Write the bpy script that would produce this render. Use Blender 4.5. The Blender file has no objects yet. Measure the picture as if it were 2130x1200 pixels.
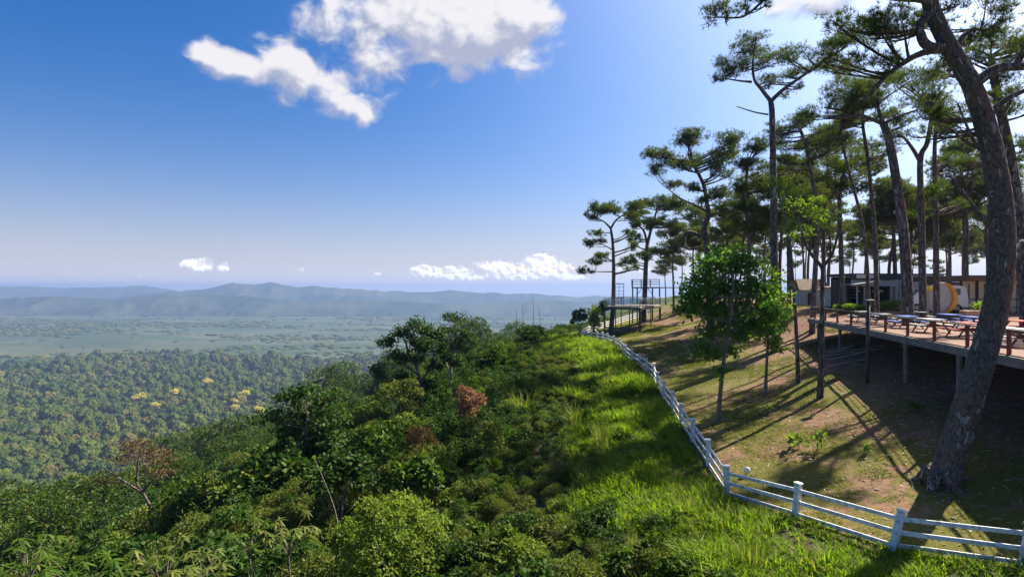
import bpy, math, random
import numpy as np
from mathutils import Vector, Matrix

# ------------------------------------------------------------------ camera, world, sun, exposure
SC = bpy.context.scene
COL = SC.collection
F = 1183.0            # focal length in photo pixels (2130 wide)
CAMZ = 8.0
cam = bpy.data.cameras.new('camera'); cam.lens = 36.0 * F / 2130.0; cam.sensor_width = 36.0
cam.clip_start = 0.1; cam.clip_end = 80000.0
camo = bpy.data.objects.new('camera', cam); COL.objects.link(camo)
camo.location = (0, 0, CAMZ); camo.rotation_euler = (math.radians(90), 0, 0)
SC.camera = camo

SUN_AZ, SUN_EL = math.radians(58), math.radians(44)
SUN_DIR = Vector((math.sin(SUN_AZ) * math.cos(SUN_EL), math.cos(SUN_AZ) * math.cos(SUN_EL), math.sin(SUN_EL)))
SKY_STRENGTH = 0.050
EXPOSURE = 1.68
SUN_STRENGTH = 5.0

SC.view_settings.view_transform = 'Standard'
SC.view_settings.look = 'None'
SC.view_settings.gamma = 1.0
SC.view_settings.exposure = EXPOSURE
SC.view_settings.use_curve_mapping = False
SC.cycles.max_bounces = 6
SC.cycles.diffuse_bounces = 3
SC.cycles.transmission_bounces = 4
SC.cycles.transparent_max_bounces = 6
SC.cycles.volume_bounces = 0
SC.cycles.use_denoising = True


class NT:
    """tiny node-tree helper"""
    def __init__(self, tree):
        self.t = tree; self.n = tree.nodes; self.l = tree.links
    def node(self, typ, **kw):
        n = self.n.new(typ)
        for k, v in kw.items(): setattr(n, k, v)
        return n
    def put(self, sock, val):
        if isinstance(val, bpy.types.NodeSocket): self.l.new(val, sock)
        elif val is not None: sock.default_value = val
    def math(self, op, a, b=None, c=None, clamp=False):
        n = self.node('ShaderNodeMath', operation=op); n.use_clamp = clamp
        self.put(n.inputs[0], a)
        if b is not None: self.put(n.inputs[1], b)
        if c is not None: self.put(n.inputs[2], c)
        return n.outputs[0]
    def vmath(self, op, a, b=None):
        n = self.node('ShaderNodeVectorMath', operation=op)
        self.put(n.inputs[0], a)
        if b is not None: self.put(n.inputs[1], b)
        return n.outputs[1] if op in ('LENGTH', 'DOT_PRODUCT', 'DISTANCE') else n.outputs[0]
    def noise(self, vec, scale, detail=4, rough=0.55, dist=0.0, dim='3D'):
        n = self.node('ShaderNodeTexNoise', noise_dimensions=dim)
        if vec is not None: self.put(n.inputs['Vector'], vec)
        n.inputs['Scale'].default_value = scale; n.inputs['Detail'].default_value = detail
        n.inputs['Roughness'].default_value = rough; n.inputs['Distortion'].default_value = dist
        return n.outputs[0], n.outputs[1]
    def smooth(self, v, a, b, lo=0.0, hi=1.0):
        n = self.node('ShaderNodeMapRange', interpolation_type='SMOOTHSTEP')
        self.put(n.inputs[0], v)
        n.inputs[1].default_value = a; n.inputs[2].default_value = b
        n.inputs[3].default_value = lo; n.inputs[4].default_value = hi
        return n.outputs[0]
    def mix(self, fac, a, b, blend='MIX'):
        n = self.node('ShaderNodeMix', data_type='RGBA', blend_type=blend)
        self.put(n.inputs[0], fac)
        self.put(n.inputs[6], a if not isinstance(a, tuple) else (*a[:3], 1))
        self.put(n.inputs[7], b if not isinstance(b, tuple) else (*b[:3], 1))
        return n.outputs[2]


def make_world():
    w = bpy.data.worlds.new('World'); SC.world = w; w.use_nodes = True
    k = NT(w.node_tree); k.n.clear()
    sky = k.node('ShaderNodeTexSky', sky_type='NISHITA')
    sky.sun_disc = False
    sky.sun_elevation = SUN_EL; sky.sun_rotation = SUN_AZ
    sky.altitude = 700; sky.air_density = 1.0; sky.dust_density = 5.0; sky.ozone_density = 9.0
    tc = k.node('ShaderNodeTexCoord')
    d = k.vmath('NORMALIZE', tc.outputs['Generated'])
    sx = k.node('ShaderNodeSeparateXYZ'); k.put(sx.inputs[0], d)
    x, y, z = sx.outputs
    az = k.math('ARCTAN2', x, y)
    hor = k.math('SQRT', k.math('ADD', k.math('MULTIPLY', x, x), k.math('MULTIPLY', y, y)))
    el = k.math('ARCTAN2', z, hor)
    cx = k.node('ShaderNodeCombineXYZ'); k.put(cx.inputs[0], az); k.put(cx.inputs[1], el)
    uv = cx.outputs[0]

    def azel(px, py):
        a = math.atan((px - 1065) / F); e = math.atan((600 - py) / F * math.cos(a))
        return a, e
    def field(blobs, p):
        acc = None
        for (px, py, rx, ry, wt) in blobs:
            a, e = azel(px, py)
            s = math.cos(a)
            v = k.vmath('SUBTRACT', p, (a, e, 0.0))
            v = k.vmath('MULTIPLY', v, (F / (rx * s * s * 1.0), F / (ry * s), 0.0))
            q = k.vmath('DOT_PRODUCT', v, v)
            g = k.math('MULTIPLY', k.math('EXPONENT', k.math('MULTIPLY', q, -1.0)), wt)
            acc = g if acc is None else k.math('ADD', acc, g)
        return acc
    # the tall broken cumulus overhead
    hi = [(425, 102, 38, 20, .9), (460, 118, 50, 30, 1.0), (520, 142, 60, 32, 1.0), (590, 120, 44, 30, 1.0), (640, 155, 62, 38, 1.0),
          (700, 190, 62, 32, .95), (745, 222, 40, 26, .8), (757, 250, 16, 22, .6), (570, 192, 80, 24, .35), (795, 170, 34, 40, .5),
          (690, 30, 80, 55, .55), (780, 60, 110, 62, .75), (900, 30, 120, 62, 1.1), (1030, 30, 110, 55, 1.2), (1110, 45, 58, 34, .9),
          (930, 105, 62, 40, .8), (1080, 128, 58, 26, .95), (800, 125, 52, 42, .5), (1000, 90, 70, 45, .85), (545, 70, 28, 12, .42),
          (900, 175, 18, 12, .3), (900, -90, 360, 75, .85), (1690, -5, 90, 34, 1.1), (1800, -40, 140, 40, .8)]
    warp = k.noise(uv, 9.0, 3, .55)[1]
    wv = k.vmath('MULTIPLY', k.vmath('SUBTRACT', warp, (.5, .5, .5)), (.055, .04, 0))
    p1 = k.vmath('ADD', uv, wv)
    f1 = field(hi, p1)
    sc = k.vmath('MULTIPLY', uv, (1.0, 1.35, 1.0))
    n1 = k.noise(sc, 17.0, 8, .55, .35)[0]
    n1b = k.noise(k.vmath('ADD', sc, (.014, .016, 0)), 17.0, 3, .5, .35)[0]
    dens1 = k.math('ADD', f1, k.math('MULTIPLY', k.math('MULTIPLY', k.math('SUBTRACT', n1, .5), 3.0), k.smooth(f1, 0.0, .30)))
    m1 = k.smooth(dens1, .26, 1.25, 0, .95)
    f1o = field(hi, k.vmath('ADD', p1, (.012, .028, 0)))      # more cloud towards the sun means less light here
    lit1 = k.smooth(k.math('ADD', k.math('MULTIPLY', k.math('SUBTRACT', n1, n1b), 1.6), k.math('MULTIPLY', k.math('SUBTRACT', f1, f1o), .55)), -.30, .26)
    # small cumulus sitting over the far hills
    lo = [(390, 548, 16, 11, 1.2), (418, 552, 25, 14, 1.3), (469, 556, 15, 11, 1.2), (625, 560, 18, 5, .8), (712, 563, 34, 4, .5), (785, 570, 14, 3.5, .8),
          (885, 561, 30, 11, 1.3), (905, 571, 42, 9, .9), (950, 566, 26, 14, 1.3), (985, 576, 28, 8, 1.0), (1025, 551, 38, 10, 1.3), (1060, 562, 40, 13, 1.1),
          (1125, 544, 30, 17, 1.5), (1155, 560, 44, 16, 1.3), (1085, 576, 56, 9, .8), (1190, 575, 34, 10, .9), (20, 550, 34, 4, .5), (290, 574, 5, 4, .8),
          (1330, 560, 60, 10, .8), (1460, 565, 50, 10, .7), (-200, 555, 60, 10, .9), (2300, 560, 90, 14, .9)]
    warp2 = k.noise(uv, 55.0, 2, .5)[1]
    p2 = k.vmath('ADD', uv, k.vmath('MULTIPLY', k.vmath('SUBTRACT', warp2, (.5, .5, .5)), (.014, .008, 0)))
    f2 = field(lo, p2)
    n2 = k.noise(uv, 95.0, 5, .55, .1)[0]
    n2b = k.noise(k.vmath('ADD', uv, (.003, .004, 0)), 95.0, 3, .5, .1)[0]
    dens2 = k.math('ADD', f2, k.math('MULTIPLY', k.math('SUBTRACT', n2, .5), 1.1))
    m2 = k.smooth(dens2, .34, .85, 0, .97)
    lit2 = k.smooth(k.math('ADD', k.math('SUBTRACT', n2, n2b), k.math('MULTIPLY', k.math('SUBTRACT', dens2, .8), .12)), -.12, .12)
    S = 1.0 / SKY_STRENGTH / 2 ** EXPOSURE
    c1 = k.mix(lit1, (.46 * S, .49 * S, .64 * S), (.95 * S, .93 * S, .94 * S))
    c2 = k.mix(lit2, (.80 * S, .79 * S, .88 * S), (1.35 * S, 1.32 * S, 1.30 * S))
    hs = k.node('ShaderNodeHueSaturation'); hs.inputs['Saturation'].default_value = 1.30; hs.inputs['Hue'].default_value = .503; k.put(hs.inputs['Color'], sky.outputs[0])
    # the pale lavender air low over the horizon, alike all the way round
    low = k.math('MULTIPLY', k.math('EXPONENT', k.math('MULTIPLY', k.math('MAXIMUM', el, 0.0), -10.5)), .88)
    air = k.mix(low, hs.outputs[0], (.98 * S, .94 * S, 1.06 * S), 'LIGHTEN')
    # haze scatters sunlight forward: the sky pales towards the sun
    cs = k.math('MAXIMUM', k.vmath('DOT_PRODUCT', d, tuple(SUN_DIR)), 0.0)
    glow = k.math('MULTIPLY', k.math('POWER', cs, 6.0), .85 * S)
    gc = k.node('ShaderNodeCombineColor'); k.put(gc.inputs[0], glow); k.put(gc.inputs[1], glow); k.put(gc.inputs[2], k.math('MULTIPLY', glow, .9))
    air = k.mix(1.0, air, gc.outputs[0], 'ADD')
    col = k.mix(m1, air, c1)
    col = k.mix(m2, col, c2)
    bg = k.node('ShaderNodeBackground'); k.put(bg.inputs[0], col); bg.inputs[1].default_value = SKY_STRENGTH
    out = k.node('ShaderNodeOutputWorld'); k.l.new(bg.outputs[0], out.inputs[0])
make_world()
SC.world.cycles.sampling_method = 'MANUAL'; SC.world.cycles.sample_map_resolution = 256

sl = bpy.data.lights.new('sun', 'SUN'); sl.energy = SUN_STRENGTH; sl.angle = math.radians(0.53); sl.color = (1.0, .91, .74)
so = bpy.data.objects.new('sun', sl); COL.objects.link(so)
so.rotation_euler = SUN_DIR.to_track_quat('Z', 'Y').to_euler(); so.location = (60, 60, 60)

# ------------------------------------------------------------------ helpers
RNG = np.random.default_rng(7)
random.seed(7)

def P(px, py, Y):
    return Vector(((px - 1065) / F * Y, Y, CAMZ + (600 - py) / F * Y))

def hash2(ix, iy, seed=0):
    n = (ix.astype(np.int64) * 374761393 + iy.astype(np.int64) * 668265263 + seed * 982451653) & 0x7fffffff
    n = ((n ^ (n >> 13)) * 1274126177) & 0x7fffffff
    return ((n ^ (n >> 16)) & 0xffff) / 65535.0

def vnoise(x, y, seed=0):
    x = np.asarray(x, float); y = np.asarray(y, float)
    ix = np.floor(x); iy = np.floor(y); fx = x - ix; fy = y - iy
    fx = fx * fx * (3 - 2 * fx); fy = fy * fy * (3 - 2 * fy)
    a = hash2(ix, iy, seed); b = hash2(ix + 1, iy, seed); c = hash2(ix, iy + 1, seed); d = hash2(ix + 1, iy + 1, seed)
    return (a * (1 - fx) + b * fx) * (1 - fy) + (c * (1 - fx) + d * fx) * fy

def fbm(x, y, seed=0, octv=4):
    s = 0; a = .5; t = 0
    for i in range(octv):
        s = s + a * vnoise(np.asarray(x) * 2 ** i, np.asarray(y) * 2 ** i, seed + i * 17); t += a; a *= .5
    return s / t - .5

def mesh_np(name, v, tris=None, quads=None, smooth=False, attrs=None):
    me = bpy.data.meshes.new(name)
    v = np.asarray(v, np.float32)
    me.vertices.add(len(v)); me.vertices.foreach_set('co', v.ravel())
    parts = []; starts = []; n = 0
    for fc, kk in ((tris, 3), (quads, 4)):
        if fc is not None and len(fc):
            fc = np.asarray(fc, np.int32); parts.append(fc.ravel())
            starts.append(n + np.arange(len(fc), dtype=np.int32) * kk); n += fc.size
    li = np.concatenate(parts); ls = np.concatenate(starts)
    me.loops.add(len(li)); me.loops.foreach_set('vertex_index', li)
    me.polygons.add(len(ls)); me.polygons.foreach_set('loop_start', ls)
    me.polygons.foreach_set('use_smooth', np.full(len(ls), smooth, bool))
    me.update(calc_edges=True); me.validate()
    for an, av in (attrs or {}).items():
        at = me.attributes.new(an, 'FLOAT', 'POINT'); at.data.foreach_set('value', np.asarray(av, np.float32))
    return me

class MB:
    """collects geometry, then links it as one mesh object"""
    def __init__(self): self.v = []; self.t = []; self.q = []; self.n = 0
    def add(self, v, tris=None, quads=None):
        v = np.asarray(v, float).reshape(-1, 3)
        if tris is not None and len(tris): self.t.append(np.asarray(tris, int) + self.n)
        if quads is not None and len(quads): self.q.append(np.asarray(quads, int) + self.n)
        self.v.append(v); self.n += len(v); return self
    def box(self, c, s, rz=0.0, M=None, bev=0.0):
        hx, hy, hz = s[0] / 2, s[1] / 2, s[2] / 2
        if bev > 0:
            b = min(bev, hx * .45, hy * .45, hz * .45); vs = []
            for z, i in ((-hz, b), (-hz + b, 0), (hz - b, 0), (hz, b)):
                for X, Yy in ((-hx + i, -hy + b + i), (-hx + b + i, -hy + i), (hx - b - i, -hy + i), (hx - i, -hy + b + i), (hx - i, hy - b - i), (hx - b - i, hy - i), (-hx + b + i, hy - i), (-hx + i, hy - b - i)):
                    vs.append((X, Yy, z))
            vs = np.array(vs); q = []
            for r in range(3):
                for j in range(8):
                    q.append((r * 8 + j, r * 8 + (j + 1) % 8, r * 8 + 8 + (j + 1) % 8, r * 8 + 8 + j))
            for base, flip in ((0, True), (24, False)):
                f = [(0, 1, 2, 3), (0, 3, 4, 7), (7, 4, 5, 6)]
                for a in f:
                    a = tuple(base + i for i in a); q.append(a[::-1] if flip else a)
        else:
            vs = np.array([(x, y, z) for z in (-hz, hz) for x, y in ((-hx, -hy), (hx, -hy), (hx, hy), (-hx, hy))])
            q = [(3, 2, 1, 0), (4, 5, 6, 7), (0, 1, 5, 4), (1, 2, 6, 5), (2, 3, 7, 6), (3, 0, 4, 7)]
        if M is not None:
            vs = vs @ np.array(M.to_3x3()).T + np.array(M.translation)
        elif rz:
            cz, sz = math.cos(rz), math.sin(rz)
            vs = np.stack([vs[:, 0] * cz - vs[:, 1] * sz, vs[:, 0] * sz + vs[:, 1] * cz, vs[:, 2]], 1)
        return self.add(vs + np.array(c, float), quads=q)
    def bar(self, a, b, w, h, bev=0.0, up=(0, 0, 1)):
        """box from a to b, w across, h along 'up'"""
        a = Vector(a); b = Vector(b); d = b - a; L = d.length; d.normalize()
        u = Vector(up); s = d.cross(u)
        if s.length < 1e-4: s = d.cross(Vector((0, 1, 0)))
        s.normalize(); u = s.cross(d)
        M = Matrix((d, s, u)).transposed().to_4x4()
        return self.box((a + b) / 2, (L, w, h), M=M, bev=bev)
    def tube(self, pts, rad, seg=6, cap=True):
        pts = np.array([tuple(p) for p in pts], float); n = len(pts)
        rad = np.broadcast_to(np.asarray(rad, float), (n,))
        tg = np.gradient(pts, axis=0); tg /= np.linalg.norm(tg, axis=1)[:, None] + 1e-9
        ref = np.array([0, 1.0, 0]) if abs(tg[0][1]) < .8 else np.array([1.0, 0, 0])
        vs = []
        ang = np.arange(seg) / seg * 2 * math.pi
        for i in range(n):
            s = np.cross(tg[i], ref); s /= np.linalg.norm(s) + 1e-9
            u = np.cross(s, tg[i]); ref = u
            vs.append(pts[i] + rad[i] * (np.cos(ang)[:, None] * s + np.sin(ang)[:, None] * u))
        vs = np.concatenate(vs); q = []
        for i in range(n - 1):
            for j in range(seg):
                q.append((i * seg + j, i * seg + (j + 1) % seg, (i + 1) * seg + (j + 1) % seg, (i + 1) * seg + j))
        tr = []
        if cap:
            vs = np.concatenate([vs, pts[[0, -1]]]); c0 = n * seg
            for j in range(seg):
                tr.append((c0, (j + 1) % seg, j)); tr.append((c0 + 1, (n - 1) * seg + j, (n - 1) * seg + (j + 1) % seg))
        return self.add(vs, tris=tr, quads=q)
    def arrays(self):
        v = np.concatenate(self.v) if self.v else np.zeros((0, 3))
        return v, (np.concatenate(self.t) if self.t else None), (np.concatenate(self.q) if self.q else None)
    def mesh(self, name, origin=(0, 0, 0), smooth=False):
        v, t, q = self.arrays()
        return mesh_np(name, v - np.array(origin, float), t, q, smooth)
    def build(self, name, mat, parent=None, origin=(0, 0, 0), smooth=False):
        return link(name, self.mesh(name, origin, smooth), mat, parent)

def link(name, me, mat, parent=None, loc=None):
    o = bpy.data.objects.new(name, me); COL.objects.link(o)
    if mat is not None:
        me.materials.clear(); me.materials.append(mat)
    if parent is not None: o.parent = parent
    if loc is not None: o.location = loc
    return o

def tag(o, label=None, cat=None, group=None, kind=None):
    if label: o['label'] = label
    if cat: o['category'] = cat
    if group: o['group'] = group
    if kind: o['kind'] = kind
    return o

def thing(name, label, cat, loc, rz=0.0, group=None, scale=1.0):
    o = bpy.data.objects.new(name, None); COL.objects.link(o)
    o.location = loc; o.rotation_euler = (0, 0, rz); o.scale = (scale,) * 3 if not isinstance(scale, tuple) else scale
    o.empty_display_size = .3
    return tag(o, label, cat, group)

def copy_tree(o, parent=None):
    c = o.copy(); COL.objects.link(c); c.parent = parent
    for ch in o.children: copy_tree(ch, c)
    return c

# ------------------------------------------------------------------ terrain shape
FPOSTS = [(16.6, 13.6, .85), (13.75, 15.3, .48), (11.38, 17.0, .21), (9.92, 19.9, 0.0)]
_fp = [(1514, 1032, 22.7), (1473, 969, 25.8), (1441, 920, 28.9), (1417, 884, 32.0), (1399, 855, 35.1), (1381, 830, 38.2), (1368, 809, 41.3),
       (1360, 788, 44.4), (1345, 775, 47.5), (1329.5, 763.5, 50.6), (1315, 753.5, 53.7), (1302, 742, 57.0), (1289, 728, 60.2), (1277, 721, 63.4), (1265, 715, 66.6),
       (1253.5, 711, 69.8), (1242.5, 709, 73.0), (1230, 707, 76.2), (1219, 706, 79.4), (1210, 706, 82.6)]
FPOSTS += [tuple(P(*q)) for q in _fp]
FPOSTS_B = [tuple(P(*q)) for q in [(1213, 697, 88), (1224, 692, 91.5), (1236, 688, 95), (1248, 684.5, 98.5), (1260, 681, 102), (1273, 677, 105.5), (1287, 672.5, 109), (1301, 668, 112.5), (1315, 664, 116), (1330, 660, 120), (1345, 656, 124)]]
_ey = np.array([-400, -60, -20, 5, 12.] + [p[1] for p in FPOSTS[1:]] + [88, 95, 102, 112, 124, 160, 220, 300, 420, 600])
_ex = np.array([70, 42, 30, 21, 18.] + [p[0] for p in FPOSTS[1:]] + [10.6, 13.4, 16.6, 22.5, 29.5, 40, 54, 75, 105, 150])
_ez = np.array([0, .8, 1., 1.0, 1.0] + [p[2] for p in FPOSTS[1:]] + [.75, .9, 1.1, 1.6, 2.2, 2.8, 3, 3, 3, 3])
_o = np.argsort(_ey); _ey, _ex, _ez = _ey[_o], _ex[_o], _ez[_o]
DROP = np.array([[0, 0], [3, .35], [6, .9], [10, 2.0], [15, 3.6], [20, 5.6], [25, 8.2], [30, 11.2], [40, 17], [60, 27.5], [100, 45], [200, 84], [300, 121], [450, 172], [600, 203], [800, 220], [1e6, 220]])
RISE = np.array([[0, 0], [3, .55], [6, 1.2], [10, 2.25], [15, 3.45], [20, 4.35], [25, 5.05], [28, 5.3], [33, 5.85], [80, 6.0], [200, 5.6], [350, -10], [700, -120], [1100, -220], [1e6, -220]])

def edge_d(x, y):
    return np.interp(y, _ey, _ex) - np.asarray(x, float)

def height(x, y):
    x = np.asarray(x, float); y = np.asarray(y, float)
    d = edge_d(x, y); ez = np.interp(y, _ey, _ez)
    left = ez - np.interp(d, DROP[:, 0], DROP[:, 1])
    rr = np.interp(-d * (1 + .55 * np.clip((y - 47) / 7, 0, 1) * np.clip((x - 25) / 5, 0, 1) * (d > -45)), RISE[:, 0], RISE[:, 1])
    right = np.where(rr > 0, ez + rr * (5.95 - ez) / 5.95, ez * np.clip(1 + rr / 20, 0, 1) + rr)
    z = np.where(d > 0, left, right)
    r = np.hypot(x, y)
    # land falls away far beyond the ridge
    far = np.clip((r - 260) / 900, 0, 1); far = far * far * (3 - 2 * far)
    z = z * (1 - far) + (-220) * far
    z = np.maximum(z, -220)
    amp = np.clip(np.abs(d) / 40, 0, 1)
    z = z + fbm(x / 3.1, y / 3.1, 3, 3) * (.14 + .5 * amp * (d > 0))
    z = z + fbm(x / 60, y / 60, 5, 3) * 10 * np.clip((d - 25) / 80, 0, 1)
    z = z + fbm(x / 420, y / 420, 9, 4) * 20 * np.clip((d - 160) / 600, 0, 1) * np.clip((7000 - r) / 3000, .3, 1)
    pl = np.clip((r - 2200) / 2500, 0, 1)
    z = z + (fbm(x / 2600, y / 900, 21, 3) * 55) * pl + np.clip((r - 3000) / 9000, 0, 1) * 26
    return z

def hz(x, y): return float(height(np.array([x]), np.array([y]))[0])

def hit(px, py, y0=8.0, y1=400.0):
    """where the sight line of a photo pixel meets the terrain"""
    Y = np.linspace(y0, y1, 6000)
    x = (px - 1065) / F * Y; z = CAMZ + (600 - py) / F * Y
    h = height(x, Y)
    i = int(np.argmax(z <= h))
    if z[i] > h[i]: i = len(Y) - 1
    return Vector((x[i], Y[i], float(h[i])))

# ------------------------------------------------------------------ materials
def new_mat(name):
    m = bpy.data.materials.new(name); m.use_nodes = True
    k = NT(m.node_tree); k.n.clear()
    k.out = k.node('ShaderNodeOutputMaterial')
    return m, k

def pbr(name, col, rough=.6, spec=.4, col2=None, scale=6.0, bump=0.0, bscale=40.0, metal=0.0, dirt=None):
    m, k = new_mat(name)
    b = k.node('ShaderNodeBsdfPrincipled')
    tc = k.node('ShaderNodeTexCoord')
    c = (*col, 1)
    src = tc.outputs['Object']
    c2 = col2 or tuple(x * .72 for x in col)
    n = k.noise(src, scale, 5, .6)[0]
    cc = k.mix(k.smooth(n, .35, .7), col, c2)
    if dirt:
        n3 = k.noise(src, scale * 3.1, 4, .65)[0]
        cc = k.mix(k.math('MULTIPLY', k.smooth(n3, .47, .64), .8), cc, dirt)
    k.put(b.inputs['Base Color'], cc)
    b.inputs['Roughness'].default_value = rough; b.inputs['Specular IOR Level'].default_value = spec; b.inputs['Metallic'].default_value = metal
    if bump:
        bn = k.node('ShaderNodeBump'); bn.inputs['Strength'].default_value = bump; bn.inputs['Distance'].default_value = .02
        k.put(bn.inputs['Height'], k.noise(src, bscale, 5, .6)[0]); k.put(b.inputs['Normal'], bn.outputs[0])
    k.l.new(b.outputs[0], k.out.inputs[0])
    return m

def leaf_mat(name, ca, cb, cc=None, trans=.45, gloss=.010, patch=None, tboost=(1.25, 1.35, .55), rough=.55, accent=.04):
    """thin leaves: reflect, let light through, a little shine; hue differs from leaf to leaf"""
    m, k = new_mat(name)
    g = k.node('ShaderNodeNewGeometry'); oi = k.node('ShaderNodeObjectInfo')
    r = k.math('FRACT', k.math('ADD', g.outputs['Random Per Island'], k.math('MULTIPLY', oi.outputs['Random'], 3.7)))
    col = k.mix(r, ca, cb)
    col = k.mix(k.math('MULTIPLY', oi.outputs['Random'], .35), col, tuple(x * .6 for x in ca))
    if cc:
        col = k.mix(k.math('GREATER_THAN', r, 1 - accent), col, cc)
    if patch:
        nz = k.noise(g.outputs['Position'], patch[0], 4, .6)[0]; nb = k.noise(g.outputs['Position'], patch[0] * 2.3, 3, .6)[0]
        col = k.mix(k.smooth(nz, .50, .64), col, patch[1]); col = k.mix(k.math('MULTIPLY', k.smooth(nb, .54, .66), .7), col, patch[2])
    df = k.node('ShaderNodeBsdfDiffuse'); k.put(df.inputs[0], col)
    tl = k.node('ShaderNodeBsdfTranslucent')
    k.put(tl.inputs[0], k.mix(1.0, col, tboost, 'MULTIPLY'))
    mx = k.node('ShaderNodeMixShader'); mx.inputs[0].default_value = trans
    k.l.new(df.outputs[0], mx.inputs[1]); k.l.new(tl.outputs[0], mx.inputs[2])
    gl = k.node('ShaderNodeBsdfGlossy'); gl.inputs['Roughness'].default_value = rough; gl.inputs[0].default_value = (1, 1, .75, 1)
    m2 = k.node('ShaderNodeMixShader'); m2.inputs[0].default_value = gloss
    k.l.new(mx.outputs[0], m2.inputs[1]); k.l.new(gl.outputs[0], m2.inputs[2])
    k.l.new(m2.outputs[0], k.out.inputs[0])
    return m

M = {}
M['needle'] = leaf_mat('pine_needles', (.042, .078, .016), (.088, .114, .024), (.15, .125, .035), trans=.42, gloss=.010, tboost=(1.2, 1.25, .6), accent=.05)
M['needle_far'] = leaf_mat('far_pine_needles', (.06, .095, .040), (.11, .12, .05), (.16, .13, .06), trans=.38, gloss=.008, accent=.06)
M['broad'] = leaf_mat('broad_leaves', (.055, .145, .018), (.105, .215, .024), (.20, .24, .03), trans=.52, gloss=.010, accent=.05)
M['yellowgreen'] = leaf_mat('young_leaves', (.10, .18, .02), (.16, .22, .03), trans=.55, gloss=.010)
M['bush'] = leaf_mat('shrub_leaves', (.030, .072, .006), (.070, .122, .010), (.14, .15, .02), trans=.38, gloss=.010, accent=.05)
M['bush_dark'] = leaf_mat('dark_shrub_leaves', (.017, .046, .007), (.036, .080, .012), (.08, .11, .02), trans=.35, gloss=.010, accent=.04)
M['bush_lime'] = leaf_mat('bright_shrub_leaves', (.095, .150, .016), (.165, .215, .032), (.24, .25, .06), trans=.48, gloss=.010, accent=.08)
M['bush_olive'] = leaf_mat('olive_shrub_leaves', (.070, .105, .018), (.13, .150, .030), (.20, .18, .06), trans=.40, gloss=.010, accent=.08)
M['brown'] = leaf_mat('dry_leaves', (.22, .115, .070), (.32, .18, .115), (.10, .08, .03), trans=.35, gloss=.008, tboost=(1.1, .9, .7), accent=.1)
M['twig_brown'] = leaf_mat('russet_twigs', (.10, .055, .030), (.17, .095, .050), (.09, .11, .03), trans=.25, tboost=(1.1, .9, .7), accent=.25)
M['grass'] = leaf_mat('grass_blades', (.095, .180, .007), (.190, .270, .011), (.29, .26, .05), trans=.57, gloss=.010, tboost=(1.25, 1.35, .4), accent=.04)
M['turf'] = leaf_mat('short_turf_blades', (.075, .115, .012), (.135, .155, .020), (.22, .17, .06), trans=.45, gloss=.008, accent=.10)
M['reed'] = leaf_mat('tall_reed_blades', (.10, .15, .025), (.18, .19, .045), (.28, .22, .09), trans=.5, gloss=.010, accent=.12)
M['forest'] = leaf_mat('valley_crowns', (.036, .066, .005), (.108, .124, .009), (.14, .11, .02), patch=(.0085, (.026, .056, .006), (.12, .09, .025)), trans=.28, gloss=.008, accent=.02)
M['canopy_near'] = leaf_mat('near_canopy_leaves', (.020, .052, .005), (.066, .100, .009), (.12, .11, .025), trans=.38)
M['flower'] = leaf_mat('yellow_blossom', (.55, .47, .05), (.70, .58, .10), trans=.3, gloss=.008)
M['litter'] = leaf_mat('fallen_leaf_litter', (.20, .12, .07), (.34, .24, .15), (.50, .42, .32), trans=.1, gloss=.010, tboost=(1, 1, 1), accent=.15)

def bark(name, ca, cb, cc, vs=5.0, strength=.9):
    m, k = new_mat(name)
    tc = k.node('ShaderNodeTexCoord'); mp = k.node('ShaderNodeMapping'); mp.inputs['Scale'].default_value = (1, 1, .26)
    k.put(mp.inputs[0], tc.outputs['Object'])
    wv = k.vmath('ADD', mp.outputs[0], k.vmath('MULTIPLY', k.noise(mp.outputs[0], 4.0, 4)[1], (.26, .26, .26)))
    vo = k.node('ShaderNodeTexVoronoi', feature='DISTANCE_TO_EDGE'); k.put(vo.inputs['Vector'], wv); vo.inputs['Scale'].default_value = vs
    crack = k.smooth(k.math('ADD', vo.outputs['Distance'], k.math('MULTIPLY', k.math('SUBTRACT', k.noise(mp.outputs[0], 16, 4, .6)[0], .5), .12)), .0, .13)
    vc = k.node('ShaderNodeTexVoronoi', feature='F1'); k.put(vc.inputs['Vector'], wv); vc.inputs['Scale'].default_value = vs
    n = k.noise(mp.outputs[0], 11, 6, .65)[0]
    c = k.mix(k.smooth(n, .3, .7), ca, cb)
    sp = k.node('ShaderNodeSeparateColor'); k.put(sp.inputs[0], vc.outputs['Color'])
    c = k.mix(k.math('MULTIPLY', k.smooth(sp.outputs[0], .62, .78), k.smooth(n, .42, .6)), c, cc)
    c = k.mix(crack, tuple(x * .55 for x in ca), c)
    b = k.node('ShaderNodeBsdfPrincipled'); k.put(b.inputs['Base Color'], c); b.inputs['Roughness'].default_value = .9; b.inputs['Specular IOR Level'].default_value = .15
    bn = k.node('ShaderNodeBump'); bn.inputs['Strength'].default_value = strength; bn.inputs['Distance'].default_value = .05
    k.put(bn.inputs['Height'], k.math('ADD', crack, k.math('MULTIPLY', n, .7))); k.put(b.inputs['Normal'], bn.outputs[0])
    k.l.new(b.outputs[0], k.out.inputs[0]); return m
M['bark'] = bark('pine_bark', (.095, .075, .060), (.18, .15, .125), (.30, .28, .26))
M['bark_big'] = bark('plated_pine_bark', (.085, .068, .055), (.17, .145, .125), (.30, .28, .26), vs=10.0, strength=.75)
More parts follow.
